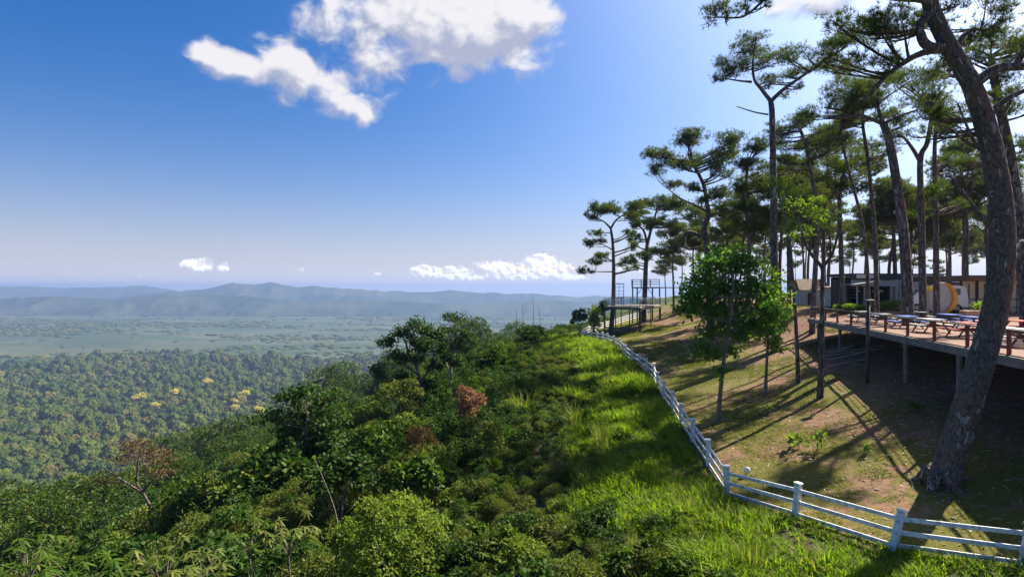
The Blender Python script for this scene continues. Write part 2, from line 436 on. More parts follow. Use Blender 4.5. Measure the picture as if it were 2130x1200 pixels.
def plated_bark():
    m, k = new_mat('deep_plated_bark')
    a = k.node('ShaderNodeAttribute', attribute_name='plate').outputs['Fac']; c_ = k.node('ShaderNodeAttribute', attribute_name='cell').outputs['Fac']
    tc = k.node('ShaderNodeTexCoord'); mp = k.node('ShaderNodeMapping'); mp.inputs['Scale'].default_value = (1, 1, .35); k.put(mp.inputs[0], tc.outputs['Object'])
    n = k.noise(mp.outputs[0], 14, 7, .68)[0]; n2 = k.noise(tc.outputs['Object'], .9, 4, .6)[0]
    c = k.mix(k.smooth(n, .32, .68), (.070, .054, .043), (.150, .122, .100))
    c = k.mix(k.math('MULTIPLY', k.smooth(n2, .48, .66), .55), c, (.17, .095, .06))
    c = k.mix(k.math('MULTIPLY', k.smooth(c_, .84, .93), k.smooth(n, .40, .58)), c, (.30, .28, .25))
    c = k.mix(k.smooth(a, .0, .20), (.040, .030, .025), c)
    b = k.node('ShaderNodeBsdfPrincipled'); k.put(b.inputs['Base Color'], c); b.inputs['Roughness'].default_value = .92; b.inputs['Specular IOR Level'].default_value = .12
    bn = k.node('ShaderNodeBump'); bn.inputs['Strength'].default_value = .7; bn.inputs['Distance'].default_value = .03; k.put(bn.inputs['Height'], n); k.put(b.inputs['Normal'], bn.outputs[0])
    k.l.new(b.outputs[0], k.out.inputs[0]); return m
M['bark_plate'] = plated_bark()
M['bark_far'] = pbr('far_bark', (.085, .062, .05), .9, .1, (.13, .10, .085), 3)
M['stem'] = pbr('stem_bark', (.13, .10, .075), .9, .1, (.21, .18, .15), 7)
M['stem_pale'] = pbr('pale_stem', (.34, .30, .25), .8, .2, (.22, .18, .14), 9)
M['white_paint'] = pbr('weathered_white_paint', (.72, .73, .76), .55, .35, (.55, .55, .55), 2.2, .35, 60, dirt=(.30, .29, .24))

def ground_mat():
    m, k = new_mat('hill_soil')
    g = k.node('ShaderNodeNewGeometry'); pos = g.outputs['Position']
    at = k.node('ShaderNodeAttribute', attribute_name='edge'); e = at.outputs['Fac']
    n1 = k.noise(pos, .33, 5, .6)[0]; n2 = k.noise(pos, 2.4, 5, .65)[0]; n3 = k.noise(pos, 14, 4, .6)[0]
    soil = k.mix(k.smooth(n2, .35, .68), (.185, .105, .068), (.110, .066, .045))
    soil = k.mix(k.math('MULTIPLY', k.smooth(n3, .58, .70), .6), soil, (.34, .25, .19))
    moss = k.mix(k.smooth(n3, .38, .66), (.062, .070, .012), (.125, .108, .022))
    gm = k.math('ADD', k.math('ADD', n1, k.math('MULTIPLY', k.math('SUBTRACT', n2, .5), .55)), k.math('MULTIPLY', k.math('SUBTRACT', n3, .5), .40))
    fr = k.math('MULTIPLY', k.smooth(e, -16, -2), .20)       # grassier close to the fence
    side = k.smooth(k.math('ADD', gm, fr), .565, .69)
    right = k.mix(side, soil, moss)
    under = k.mix(k.smooth(n2, .35, .65), (.035, .055, .012), (.055, .042, .024))
    c = k.mix(k.smooth(k.math('ADD', e, k.math('MULTIPLY', k.math('SUBTRACT', n2, .5), 1.5)), -.3, .5), right, under)
    # the plain: fields, scrub and bare plots
    f1 = k.noise(k.vmath('MULTIPLY', pos, (.45, 1.0, 0)), .0020, 4, .6)[0]
    vo = k.node('ShaderNodeTexVoronoi', feature='F1'); k.put(vo.inputs['Vector'], k.vmath('MULTIPLY', pos, (.6, 1.0, 0))); vo.inputs['Scale'].default_value = .0028
    sp = k.node('ShaderNodeSeparateColor'); k.put(sp.inputs[0], vo.outputs['Color'])
    plain = k.mix(k.smooth(f1, .40, .62), (.036, .054, .026), (.062, .078, .042))
    plain = k.mix(k.math('MULTIPLY', k.smooth(sp.outputs[0], .6, .8), .20), plain, (.11, .10, .06))
    f2 = k.noise(k.vmath('MULTIPLY', pos, (.25, 1.0, 0)), .006, 4, .6)[0]
    plain = k.mix(k.smooth(f2, .52, .60), plain, (.028, .052, .020))
    sy = k.node('ShaderNodeSeparateXYZ'); k.put(sy.inputs[0], pos)
    c = k.mix(k.smooth(sy.outputs[1], 125, 190), c, (.035, .055, .014))
    c = k.mix(k.smooth(e, 150, 700), c, plain)
    b = k.node('ShaderNodeBsdfPrincipled'); k.put(b.inputs['Base Color'], c); b.inputs['Roughness'].default_value = .95; b.inputs['Specular IOR Level'].default_value = .1
    bn = k.node('ShaderNodeBump'); bn.inputs['Strength'].default_value = .8; bn.inputs['Distance'].default_value = .06
    k.put(bn.inputs['Height'], k.math('ADD', n2, k.math('MULTIPLY', n3, .45))); k.put(b.inputs['Normal'], bn.outputs[0])
    k.l.new(b.outputs[0], k.out.inputs[0]); return m
M['ground'] = ground_mat()

def hill_mat():
    m, k = new_mat('far_hill_forest')
    g = k.node('ShaderNodeNewGeometry')
    n = k.noise(g.outputs['Position'], .0014, 5, .6)[0]
    c = k.mix(k.smooth(n, .4, .6), (.020, .036, .020), (.052, .060, .032))
    b = k.node('ShaderNodeBsdfDiffuse'); k.put(b.inputs[0], c); k.l.new(b.outputs[0], k.out.inputs[0]); return m
M['hill'] = hill_mat()

# ------------------------------------------------------------------ the setting: ground sheet and far ranges
def make_ground():
    rr = [2.0]
    while rr[-1] < 13000: rr.append(rr[-1] * 1.0155 + (.02 if rr[-1] < 40 else 0))
    rr = np.array(rr)
    th = np.concatenate([np.radians(np.linspace(-62, 62, 270)), np.radians(np.linspace(62, 298, 66)[1:-1])])
    R, T = np.meshgrid(rr, th, indexing='ij')
    x = R * np.sin(T); y = R * np.cos(T)
    z = height(x, y); e = edge_d(x, y)
    nr, nt = R.shape
    v = np.stack([x, y, z], -1).reshape(-1, 3)
    i = np.arange(nr - 1)[:, None]; j = np.arange(nt)[None, :]
    a = i * nt + j; b = i * nt + (j + 1) % nt
    q = np.stack([a, a + nt, b + nt, b], -1).reshape(-1, 4)
    # close the hub
    v = np.concatenate([v, [[0, 0, hz(0, 0)]]]); e = np.concatenate([e.ravel(), [20]])
    tr = [(len(v) - 1, jj, (jj + 1) % nt) for jj in range(nt)]
    me = mesh_np('ground', v, tr, q, True, {'edge': e})
    o = link('ground', me, M['ground']); tag(o, 'bare soil and patchy turf of the hilltop, falling to the wide valley plain', kind='structure')
make_ground()

def make_range(name, label, Y, prof, depth, seed, amp):
    px = np.linspace(prof[0][0], prof[-1][0], 420); py = np.interp(px, [p[0] for p in prof], [p[1] for p in prof])
    nv = 56
    t = np.linspace(0, 1, nv)
    Xr = (px - 1065) / F * Y
    zt = CAMZ + (600 - py) / F * Y + fbm(px / 17, px * 0 + seed, seed, 5) * amp * 2.0
    U, Tt = np.meshgrid(np.arange(len(px)), t, indexing='ij')
    y = Y + (Tt - .55) * depth
    x = Xr[U] * (y / Y)
    base = -235.0
    shape = np.where(Tt < .55, (Tt / .55) ** 1.5, 1 - ((Tt - .55) / .45) ** 1.4)
    spur = fbm(x / (depth * .13), y / (depth * .30), seed + 3, 5)
    z = base + (zt[U] - base) * np.clip(shape + spur * .75 * np.sin(np.clip(Tt / .55, 0, 1) * math.pi) * (Tt < .55), 0, None)
    v = np.stack([x, y, z], -1).reshape(-1, 3)
    i = np.arange(len(px) - 1)[:, None]; j = np.arange(nv - 1)[None, :]
    a = i * nv + j
    q = np.stack([a, a + nv, a + nv + 1, a + 1], -1).reshape(-1, 4)
    o = link(name, mesh_np(name, v, None, q, True), M['hill']); tag(o, label, kind='structure')
make_range('far_mountains', 'faint blue mountain range on the far left horizon', 8200,
           [(-200, 598), (0, 595), (80, 597), (150, 598.5), (230, 596.5), (300, 594), (335, 599), (375, 605), (450, 612), (600, 616), (900, 614), (1200, 618), (1500, 620), (2100, 611)], 2300, 31, 10)
make_range('mountains', 'long blue mountain range with a small peak across the valley', 6400,
           [(150, 628), (300, 611), (370, 606), (420, 601), (455, 595), (485, 588), (510, 590), (535, 592), (562, 586.5), (590, 592), (625, 597), (660, 594.5), (700, 599), (750, 600.5), (790, 605), (850, 608), (900, 606), (940, 603.5), (990, 608), (1060, 611), (1110, 611), (1160, 614), (1200, 617), (1240, 615), (1400, 620), (1700, 614), (2300, 610)], 2000, 37, 13)
make_range('hills', 'low hazy foothills rising from the far side of the plain', 4900,
           [(-500, 622), (-300, 624), (0, 620), (120, 616), (240, 622), (330, 614), (420, 611), (520, 616), (640, 630), (800, 626), (960, 634), (1150, 624), (1300, 632), (2000, 628)], 1200, 43, 10)
# ------------------------------------------------------------------ foliage builders
def unit(a): return a / (np.linalg.norm(a, axis=-1, keepdims=True) + 1e-9)

def leaf_cards(mb, c, axis, L, W, rng, droop=.25, up=.6, shape='diamond', nb=None, nbw=1.3):
    """thin leaves at c pointing along axis"""
    n = len(c); axis = unit(axis)
    nr = unit(rng.normal(size=(n, 3)) + np.array([0, 0, up * 2.2])) if nb is None else unit(rng.normal(size=(n, 3)) * .55 + np.array([0, 0, .75]) + unit(nb) * nbw)
    s = unit(np.cross(axis, nr)); nr = np.cross(s, axis)
    L = np.broadcast_to(L, (n,))[:, None]; W = np.broadcast_to(W, (n,))[:, None]
    if shape == 'diamond':
        v = np.stack([c, c + axis * L * .45 + s * W * .5 + nr * W * .12, c + axis * L - nr * L * droop, c + axis * L * .45 - s * W * .5 + nr * W * .12], 1).reshape(-1, 3)
        b = np.arange(n)[:, None] * 4
        t = np.concatenate([b + [0, 1, 2], b + [0, 2, 3]])
        mb.add(v, tris=t)
    else:
        v = np.stack([c, c + axis * L * .30 + s * W * .46, c + axis * L * .30 - s * W * .46, c + axis * L * .68 + s * W * .40 - nr * L * droop * .4, c + axis * L * .68 - s * W * .40 - nr * L * droop * .4, c + axis * L - nr * L * droop], 1).reshape(-1, 3)
        b = np.arange(n)[:, None] * 6
        t = np.concatenate([b + [0, 1, 2], b + [1, 3, 2], b + [3, 4, 2], b + [3, 5, 4]])
        mb.add(v, tris=t)

def tufts(mb, c, out, L, rng, nb=11, w=.035):
    """pine needle tufts: narrow blades fanning from a twig end"""
    n = len(c)
    C = np.repeat(c, nb, 0); O = np.repeat(unit(out), nb, 0)
    d = unit(rng.normal(size=(n * nb, 3)) * .85 + O * .9)
    s = unit(np.cross(d, rng.normal(size=(n * nb, 3))))
    LL = (np.repeat(np.broadcast_to(L, (n,)), nb) * rng.uniform(.7, 1.15, n * nb))[:, None]
    W = LL * w / .3
    v = np.stack([C - d * LL * .05 + s * W * .5, C - d * LL * .05 - s * W * .5, C + d * LL], 1).reshape(-1, 3)
    mb.add(v, tris=np.arange(n * nb * 3).reshape(-1, 3))

def bez(a, b, c, n=7):
    t = np.linspace(0, 1, n)[:, None]; a, b, c = (np.array(tuple(q), float) for q in (a, b, c))
    return (1 - t) ** 2 * a + 2 * t * (1 - t) * b + t * t * c

def smooth_path(pts, n=30):
    p = np.array([tuple(q) for q in pts], float)
    if len(p) < 3:
        t = np.linspace(0, 1, n)[:, None]; return p[0] * (1 - t) + p[-1] * t
    q = np.concatenate([[2 * p[0] - p[1]], p, [2 * p[-1] - p[-2]]]); out = []
    m = max(2, n // (len(p) - 1))
    for i in range(len(p) - 1):
        t = np.linspace(0, 1, m, endpoint=False)[:, None]; a, b, c, d = q[i:i + 4]
        out.append(.5 * ((2 * b) + (-a + c) * t + (2 * a - 5 * b + 4 * c - d) * t * t + (-a + 3 * b - 3 * c + d) * t ** 3))
    out.append(p[-1:]); return np.concatenate(out)

def grow(base, stems, pads, seed, foliage='needle', size=.34, dens=1.0, tw=.035, nb=11, seg=8, rough=.0, taper=.85, skip_main=False, dead=0, bare=0.0, flat=True):
    """stems: [(points Nx3, r0, r1)] in world space, pads: [(centre, rx, ry, rz)].  returns wood MB and crown MB, in world space"""
    rng = np.random.default_rng(seed)
    wood, crown = MB(), MB()
    nodes = []
    for k_, (pts, r0, r1) in enumerate(stems):
        n = len(pts); t = np.linspace(0, 1, n)
        r = r0 + (r1 - r0) * t ** (taper if k_ == 0 else .85)
        if k_ == 0: r = r * (1 + .30 * np.exp(-t * 22))
        p = np.array(pts)
        if rough: p = p + rng.normal(size=p.shape) * rough * r[:, None]
        if not (skip_main and k_ == 0): wood.tube(p, r, seg if r0 > .06 else 5)
        if k_ > 0 and r0 < .08: continue      # a dead twig carries nothing
        nodes.append(np.concatenate([p, r[:, None]], 1)[int(n * .28) if k_ == 0 else 1:])
    nodes = np.concatenate(nodes)
    for (c, rx, ry, rz) in pads:
        c = np.array(tuple(c), float)
        dv = nodes[:, :3] - c
        cost = np.linalg.norm(dv, axis=1) + np.where(dv[:, 2] > -rz * .3, 3.0 * (dv[:, 2] + rz), 0) + .35 * np.abs(dv[:, 2] + .45 * np.hypot(dv[:, 0], dv[:, 1]))
        a = nodes[int(np.argmin(cost))]
        A = a[:3]; rb = min(a[3] * .62, .035 + .028 * np.linalg.norm(dv[int(np.argmin(cost))]))
        end = c + np.array([0, 0, -rz * .55])
        mid = (A + end) / 2 + rng.normal(size=3) * np.linalg.norm(end - A) * .08 + np.array([0, 0, -.06 * np.linalg.norm(end - A)])
        br = bez(A, mid, end, 7); wood.tube(br, np.linspace(rb, max(rb * .35, .012), 7), 5)
        ns = int(5 + 3.2 * rx + 3 * rx * rz)
        u = rng.normal(size=(ns, 3)); u = unit(u) * rng.uniform(.35, 1.0, (ns, 1)) ** .6
        tips = c + u * np.array([rx, ry, rz]) * .88
        if flat: tips[:, 2] = np.maximum(tips[:, 2], c[2] - rz * .55)
        for tp in tips:
            s = br[rng.integers(2, 7)]
            m2 = (s + tp) / 2 + rng.normal(size=3) * .12 * rx + np.array([0, 0, -.12 * rz])
            wood.tube(bez(s, m2, tp, 4), [max(rb * .32, .012), max(rb * .24, .010), .010, .006], 3, cap=False)
        if bare and rng.random() < bare: continue
        area = rx * ry + .8 * rx * rz
        nt = max(5, int(dens * (72 if foliage == 'needle' else 36) * area / (size / .34) ** 1.6))
        k = rng.integers(0, ns, nt)
        cc = tips[k] + rng.normal(size=(nt, 3)) * np.array([rx, ry, rz * .8]) * (1.02 / ns ** .33) * .62
        out = (cc - c) / np.array([rx, ry, rz]) * .6 + np.array([0, 0, .9 if flat else .35])
        if foliage == 'needle':
            tufts(crown, cc, out, size * rng.uniform(.8, 1.2, nt), rng, nb, tw)
        else:
            m = 3 if foliage == 'leaf' else 2
            C = np.repeat(cc, m, 0) + rng.normal(size=(nt * m, 3)) * size * .45
            ax = np.repeat(out, m, 0) * .7 + rng.normal(size=(nt * m, 3)) + np.array([0, 0, -.35])
            leaf_cards(crown, C, ax, size * rng.uniform(.65, 1.2, nt * m), size * .55 * rng.uniform(.7, 1.2, nt * m), rng, .2, .6, 'round' if foliage == 'leaf' and size > .2 else 'diamond', np.repeat(out, m, 0), .7)
    return wood, crown

def plant_tree(name, label, cat, base, stems, pads, seed, leaf='needle', barkm='bark', group=None, wood_name='trunk', crown_name='crown', **kw):
    base = Vector(base)
    plates = kw.pop('plates', False)
    wood, crown = grow(base, stems, pads, seed, skip_main=plates, **kw)
    t = thing(name, label, cat, base, group=group)
    wo = wood.build('branches' if plates else wood_name, M[barkm], t, base, True)
    if plates: wo['kind'] = 'stuff'
    if plates:
        v, q, pl, cell = plated_trunk(stems[0][0], stems[0][1], stems[0][2], kw.get('taper', .85))
        o = link('trunk', mesh_np('trunk', v - np.array(base), None, q, True, {'plate': pl, 'cell': cell}), M['bark_plate'], t)
    if crown.n: crown.build(crown_name, M[leaf], t, base)
    return t

def px_tree(name, label, cat, Y, trunk, w0, w1, pads, seed, limbs=(), base_hit=None, leaf='needle', barkm='bark', group=None, depth=.9, depth_shift=1.0, **kw):
    """a tree seen in the photo: trunk and foliage pads given in photo pixels at distance Y, depth filled in"""
    rng = np.random.default_rng(seed + 1000)
    s = Y / F
    pts = [P(px, py, Y) for px, py in trunk]
    g = hz(pts[0].x, pts[0].y)
    if pts[0].z > g - .25:
        pts = [Vector((pts[0].x - (pts[1].x - pts[0].x) * .05, pts[0].y, g - .3))] + ([pts[0]] if pts[0].z > g + .4 else []) + pts[1:]
    main = smooth_path(pts, max(18, len(pts) * 6))
    # a little wander in depth
    t = np.linspace(0, 1, len(main)); main[:, 1] += (np.sin(t * 2.2 + seed) - math.sin(seed)) * .35 * t
    stems = [(main, w0 * s / 2, w1 * s / 2)]
    for lp, a, b in limbs:
        q = smooth_path([P(px, py, Y) for px, py in lp], max(10, len(lp) * 5))
        j = int(np.argmin(np.linalg.norm(main[:, [0, 2]] - q[0][[0, 2]], axis=1)))
        q[:, 1] += main[j, 1] - Y
        tt = np.linspace(0, 1, len(q)); q[:, 1] += rng.uniform(-1, 1) * .4 * tt * np.linalg.norm(q[-1] - q[0])
        stems.append((q, a * s / 2, b * s / 2))
    wp = []
    for pd in pads:
        px, py, rx, ry = pd[:4]
        R = rx * s; dy = pd[4] if len(pd) > 4 else rng.uniform(-1, 1) * R * depth_shift
        c0 = P(px, py, Y) + Vector((0, dy, 0)); rz = max(ry * s, .22)
        if kw.get('foliage', 'needle') == 'needle':      # break every plate into uneven smaller ones
            for q in range(3):
                f = rng.uniform(.42, .72)
                wp.append((c0 + Vector((rng.uniform(-.62, .62) * R, rng.uniform(-.7, .7) * R, rng.uniform(-1.0, .9) * rz)), R * f, R * f * depth, rz * rng.uniform(.95, 1.6)))
        else: wp.append((c0, R, R * depth, rz))
    return plant_tree(name, label, cat, (main[0][0], main[0][1], g), stems, wp, seed, leaf, barkm, group, **kw)

# ------------------------------------------------------------------ instanced ground cover (nobody could count it)
def instancer(name, label, pts, rot, scl, idx, protos, parent=None):
    """one stuff object: a point cloud that carries copies of the prototype meshes"""
    coll = bpy.data.collections.new(name + '_sources')
    for i, (me, mat) in enumerate(protos):
        me.materials.clear(); me.materials.append(mat)
        coll.objects.link(bpy.data.objects.new('%s_source_%02d' % (name, i), me))
    me = bpy.data.meshes.new(name); pts = np.asarray(pts, np.float32)
    me.vertices.add(len(pts)); me.vertices.foreach_set('co', pts.ravel())
    a = me.attributes.new('rot', 'FLOAT_VECTOR', 'POINT'); a.data.foreach_set('vector', np.asarray(rot, np.float32).ravel())
    a = me.attributes.new('scl', 'FLOAT_VECTOR', 'POINT'); a.data.foreach_set('vector', np.asarray(scl, np.float32).ravel())
    a = me.attributes.new('pick', 'INT', 'POINT'); a.data.foreach_set('value', np.asarray(idx, np.int32))
    o = bpy.data.objects.new(name, me); COL.objects.link(o); tag(o, label, kind='stuff')
    ng = bpy.data.node_groups.new(name, 'GeometryNodeTree')
    ng.interface.new_socket('Geometry', in_out='INPUT', socket_type='NodeSocketGeometry')
    ng.interface.new_socket('Geometry', in_out='OUTPUT', socket_type='NodeSocketGeometry')
    N = ng.nodes.new; Lk = ng.links.new
    gi, go = N('NodeGroupInput'), N('NodeGroupOutput')
    ci = N('GeometryNodeCollectionInfo'); ci.inputs['Collection'].default_value = coll
    ci.inputs['Separate Children'].default_value = True; ci.inputs['Reset Children'].default_value = True
    iop = N('GeometryNodeInstanceOnPoints'); iop.inputs['Pick Instance'].default_value = True
    def attr(nm, dt):
        n = N('GeometryNodeInputNamedAttribute'); n.data_type = dt; n.inputs['Name'].default_value = nm
        return [s for s in n.outputs if s.enabled and s.name == 'Attribute'][0]
    Lk(gi.outputs[0], iop.inputs['Points']); Lk(ci.outputs[0], iop.inputs['Instance'])
    Lk(attr('pick', 'INT'), iop.inputs['Instance Index'])
    Lk(attr('rot', 'FLOAT_VECTOR'), iop.inputs['Rotation']); Lk(attr('scl', 'FLOAT_VECTOR'), iop.inputs['Scale'])
    Lk(iop.outputs[0], go.inputs[0])
    md = o.modifiers.new('scatter', 'NODES'); md.node_group = ng
    return o

def grass_mesh(name, n, L, W, spread, rng, lean=.55, segs=3):
    mb = MB()
    for i in range(n):
        a = rng.uniform(0, 2 * math.pi); r = spread * math.sqrt(rng.random()); b = np.array([math.cos(a) * r, math.sin(a) * r, 0])
        a2 = a + rng.normal() * .9; dirv = np.array([math.cos(a2), math.sin(a2), 0]); sd = np.array([-dirv[1], dirv[0], 0])
        l = L * rng.uniform(.55, 1.15); ln = lean * rng.uniform(.3, 1.4); vs = []
        for k in range(segs + 1):
            t = k / segs
            p = b + dirv * l * ln * t ** 1.8 + np.array([0, 0, l * (t - .42 * ln * t ** 2.4)])
            w = W * (1 - t ** 1.5) * .5 + .0015
            if k < segs: vs += [p + sd * w, p - sd * w]
            else: vs += [p]
        q = [(2 * k, 2 * k + 1, 2 * k + 3, 2 * k + 2) for k in range(segs - 1)]
        mb.add(vs, tris=[(2 * segs - 2, 2 * segs - 1, 2 * segs)], quads=q)
    return mb.mesh(name)

def clump_mesh(name, n, R, H, L, W, rng, shape='diamond', lobes=5, stems=4, hollow=.45):
    """a leafy clump: leaves spread through several lobes"""
    mb = MB()
    lc = rng.normal(size=(lobes, 3)) * np.array([R * .45, R * .45, H * .2]) + np.array([0, 0, H * .55]); lr = R * rng.uniform(.38, .68, lobes)
    k = rng.integers(0, lobes, n)
    u = unit(rng.normal(size=(n, 3))); u[:, 2] = np.where(u[:, 2] < -.35, -u[:, 2], u[:, 2])
    rad = rng.uniform(hollow, 1.0, n) ** .7
    c = lc[k] + u * (lr[k] * rad)[:, None] * np.array([1, 1, H / (R * 1.7)])
    c[:, 2] = np.maximum(c[:, 2], .03)
    leaf_cards(mb, c, u + rng.normal(size=(n, 3)) * .55 + np.array([0, 0, -.15]), L * rng.uniform(.6, 1.25, n), W * rng.uniform(.7, 1.2, n), rng, .22, .75, shape, u)
    return mb, lc, lr

def palmate_mesh(rng, n_heads=16, R=.9, H=1.5, L=.30):
    """stalks with spreading fingers of narrow leaflets"""
    mb = MB(); st = MB()
    for i in range(n_heads):
        a = rng.uniform(0, 6.28); r = R * math.sqrt(rng.random()); h = H * rng.uniform(.55, 1.05)
        top = np.array([math.cos(a) * r, math.sin(a) * r, h]); st.tube(bez((0, 0, 0), (top[0] * .3, top[1] * .3, h * .7), top, 5), [.012, .01, .008, .007, .005], 4, cap=False)
        m = rng.integers(6, 9); yaw = rng.uniform(0, 6.28); tilt = rng.normal(size=2) * .25
        th = yaw + np.linspace(-2.4, 2.4, m)
        ax = np.stack([np.cos(th), np.sin(th), -.25 + tilt[0] * np.cos(th) + tilt[1] * np.sin(th)], 1)
        leaf_cards(mb, np.repeat(top[None], m, 0), ax, L * rng.uniform(.8, 1.15, m), L * .2, rng, .18, 3.0, 'round')
    return mb, st

def frond_mesh(rng, n=11, L=1.3, lf=.17, spread=.75):
    """arching fronds with two rows of leaflets"""
    mb = MB(); st = MB()
    for i in range(n):
        a = i / n * 6.28 + rng.normal() * .3; l = L * rng.uniform(.7, 1.1); d = np.array([math.cos(a), math.sin(a), 0])
        tip = d * l * spread + np.array([0, 0, l * rng.uniform(.25, .65)]); mid = d * l * spread * .45 + np.array([0, 0, l * .85])
        pts = bez((0, 0, 0), mid, tip, 16); st.tube(pts[::3], .008, 3, cap=False)
        tg = unit(np.gradient(pts, axis=0)); sd = unit(np.cross(tg, [0, 0, 1]))
        for sg in (1, -1):
            c = pts[3:]; ax = sd[3:] * sg + tg[3:] * .55 + np.array([0, 0, -.12])
            t = np.linspace(0, 1, len(c)); ll = lf * (1 - .65 * t) * rng.uniform(.85, 1.1, len(c))
            leaf_cards(mb, c, ax, ll, ll * .30, rng, .15, 2.0)
    return mb, st

def crown_mesh(seed, sub=3, H=1.0, nl=150, amp=.34):
    """a tree crown as one bumpy lit mass with loose leaf sprays on it"""
    import bmesh
    rng = np.random.default_rng(seed); bm = bmesh.new(); bmesh.ops.create_icosphere(bm, subdivisions=sub, radius=1.0)
    v = np.array([q.co[:] for q in bm.verts]); f = [[q.index for q in p.verts] for p in bm.faces]; bm.free()
    k = rng.normal(size=(14, 3)); k = unit(k); k[:, 2] = np.abs(k[:, 2])
    bump = np.zeros(len(v))
    for c in k: bump = np.maximum(bump, np.exp(-np.sum((v - c) ** 2, 1) / rng.uniform(.08, .22)) * rng.uniform(.5, 1.0))
    r = .72 + amp * bump + rng.normal(size=len(v)) * .04
    w = v * r[:, None] * np.array([1, 1, H]); w[:, 2] = np.where(w[:, 2] < 0, w[:, 2] * .55, w[:, 2])
    mb = MB(); mb.add(w, tris=f)
    j = rng.integers(0, len(v), nl)
    leaf_cards(mb, w[j] * rng.uniform(.92, 1.04, (nl, 1)), v[j] + rng.normal(size=(nl, 3)) * .8, rng.uniform(.10, .20, nl), rng.uniform(.08, .14, nl), rng, .2, .5, 'diamond', v[j])
    return mb

def worley(u, v, nu, seed):
    """distance between the two nearest cell centres and the cell's own number; wraps round in u"""
    iu = np.floor(u); iv = np.floor(v); f1 = np.full(u.shape, 9.0); f2 = np.full(u.shape, 9.0); cell = np.zeros(u.shape)
    for du in (-1, 0, 1):
        for dv in (-1, 0, 1):
            cu, cv = iu + du, iv + dv; wu = np.mod(cu, nu)
            d = np.hypot(cu + .15 + .7 * hash2(wu, cv, seed) - u, cv + .1 + .8 * hash2(wu, cv, seed + 5) - v)
            nearer = d < f1; f2 = np.where(nearer, f1, np.minimum(f2, d)); cell = np.where(nearer, hash2(wu, cv, seed + 9), cell); f1 = np.where(nearer, d, f1)
    return f2 - f1, cell

def plated_trunk(path, r0, r1, taper, rings=420, seg=64, depth=.038, pw=.135, ph=.34):
    """a thick trunk with real bark plates standing proud of the cracks"""
    p = np.array(path); L = np.concatenate([[0], np.cumsum(np.linalg.norm(np.diff(p, axis=0), axis=1))]); s = np.linspace(0, L[-1], rings)
    q = np.stack([np.interp(s, L, p[:, i]) for i in range(3)], 1)
    for _ in range(6): q[1:-1] = (q[:-2] + 2 * q[1:-1] + q[2:]) / 4
    t = s / L[-1]; r = (r0 + (r1 - r0) * t ** taper) * (1 + .32 * np.exp(-s * 1.15))
    tg = unit(np.gradient(q, axis=0)); sd = unit(np.cross(tg, [0, 1.0, 0])); up = np.cross(sd, tg)
    th = np.arange(seg) / seg * 2 * math.pi; T, S = np.meshgrid(th, s, indexing='xy'); R = np.repeat(r[:, None], seg, 1)
    nu = int(2 * math.pi * r0 / pw); U = T / (2 * math.pi) * nu; V = S / ph
    U2 = U + .5 * (vnoise(U * 1.7, V * 1.7, 5) - .5); V2 = V + .7 * (vnoise(U * 1.3, V * 1.3, 6) - .5)
    pl, cell = worley(U2, V2, nu, 11)
    rise = np.clip(pl / .32, 0, 1); rise = rise * rise * (3 - 2 * rise)
    lump = fbm(np.cos(T) * 1.6 + 7, S * .55 + np.sin(T) * 1.6, 15, 3) * .20
    RR = R * (1 + lump) + depth * (rise * (.55 + .6 * cell) - .35) * np.clip(R / r0, .35, 1)
    v = q[:, None, :] + RR[..., None] * (np.cos(T)[..., None] * sd[:, None, :] + np.sin(T)[..., None] * up[:, None, :])
    i = np.arange(rings - 1)[:, None]; j = np.arange(seg)[None, :]; a = i * seg + j; b = i * seg + (j + 1) % seg
    return v.reshape(-1, 3), np.stack([a, b, b + seg, a + seg], -1).reshape(-1, 4), pl.ravel(), cell.ravel()
# ------------------------------------------------------------------ paints and building materials
M['fascia'] = pbr('grey_concrete_edge', (.20, .19, .18), .85, .2, (.13, .12, .115), 2, .3, 30)
M['deckwood'] = pbr('red_brown_deck_boards', (.185, .105, .082), .85, .12, (.13, .078, .062), 1.6, .2, 30, dirt=(.23, .155, .12))
M['redbrown'] = pbr('red_brown_paint', (.17, .045, .033), .55, .25, (.12, .034, .026), 4)
M['darksteel'] = pbr('dark_steel', (.035, .033, .035), .5, .45, (.06, .05, .045), 5)
M['blue'] = pbr('blue_paint', (.025, .11, .46), .6, .2, (.02, .08, .34), 4)
M['red'] = pbr('red_paint', (.42, .045, .035), .6, .2, (.30, .035, .028), 4)
M['grey_paint'] = pbr('weathered_grey_paint', (.36, .355, .36), .6, .3, (.27, .26, .25), 4)
M['white_wall'] = pbr('off_white_wall', (.52, .52, .51), .8, .2, (.44, .43, .42), 1.2, .1, 20)
M['dark_wall'] = pbr('charcoal_wall', (.05, .05, .052), .7, .3, (.032, .032, .035), 2)
M['brown_roof'] = pbr('brown_roofing', (.16, .10, .07), .8, .2, (.10, .065, .05), 3)
M['teal'] = pbr('teal_tarpaulin', (.03, .30, .24), .6, .3, (.02, .22, .18), 2)
M['yellow'] = pbr('yellow_paint', (.72, .36, .02), .45, .4, (.60, .28, .015), 3)
M['lemon'] = pbr('lemon_paint', (.78, .62, .03), .45, .4, (.66, .48, .02), 3)
M['tan'] = pbr('tan_plaster', (.55, .36, .24), .8, .2, (.46, .29, .19), 3)
M['rawwood'] = pbr('sawn_grey_timber', (.42, .35, .28), .85, .2, (.28, .22, .17), 5)
M['rubber'] = pbr('tyre_rubber', (.02, .02, .02), .8, .3)
M['carwhite'] = pbr('white_car_paint', (.78, .78, .79), .25, .5, (.75, .75, .76), 1)
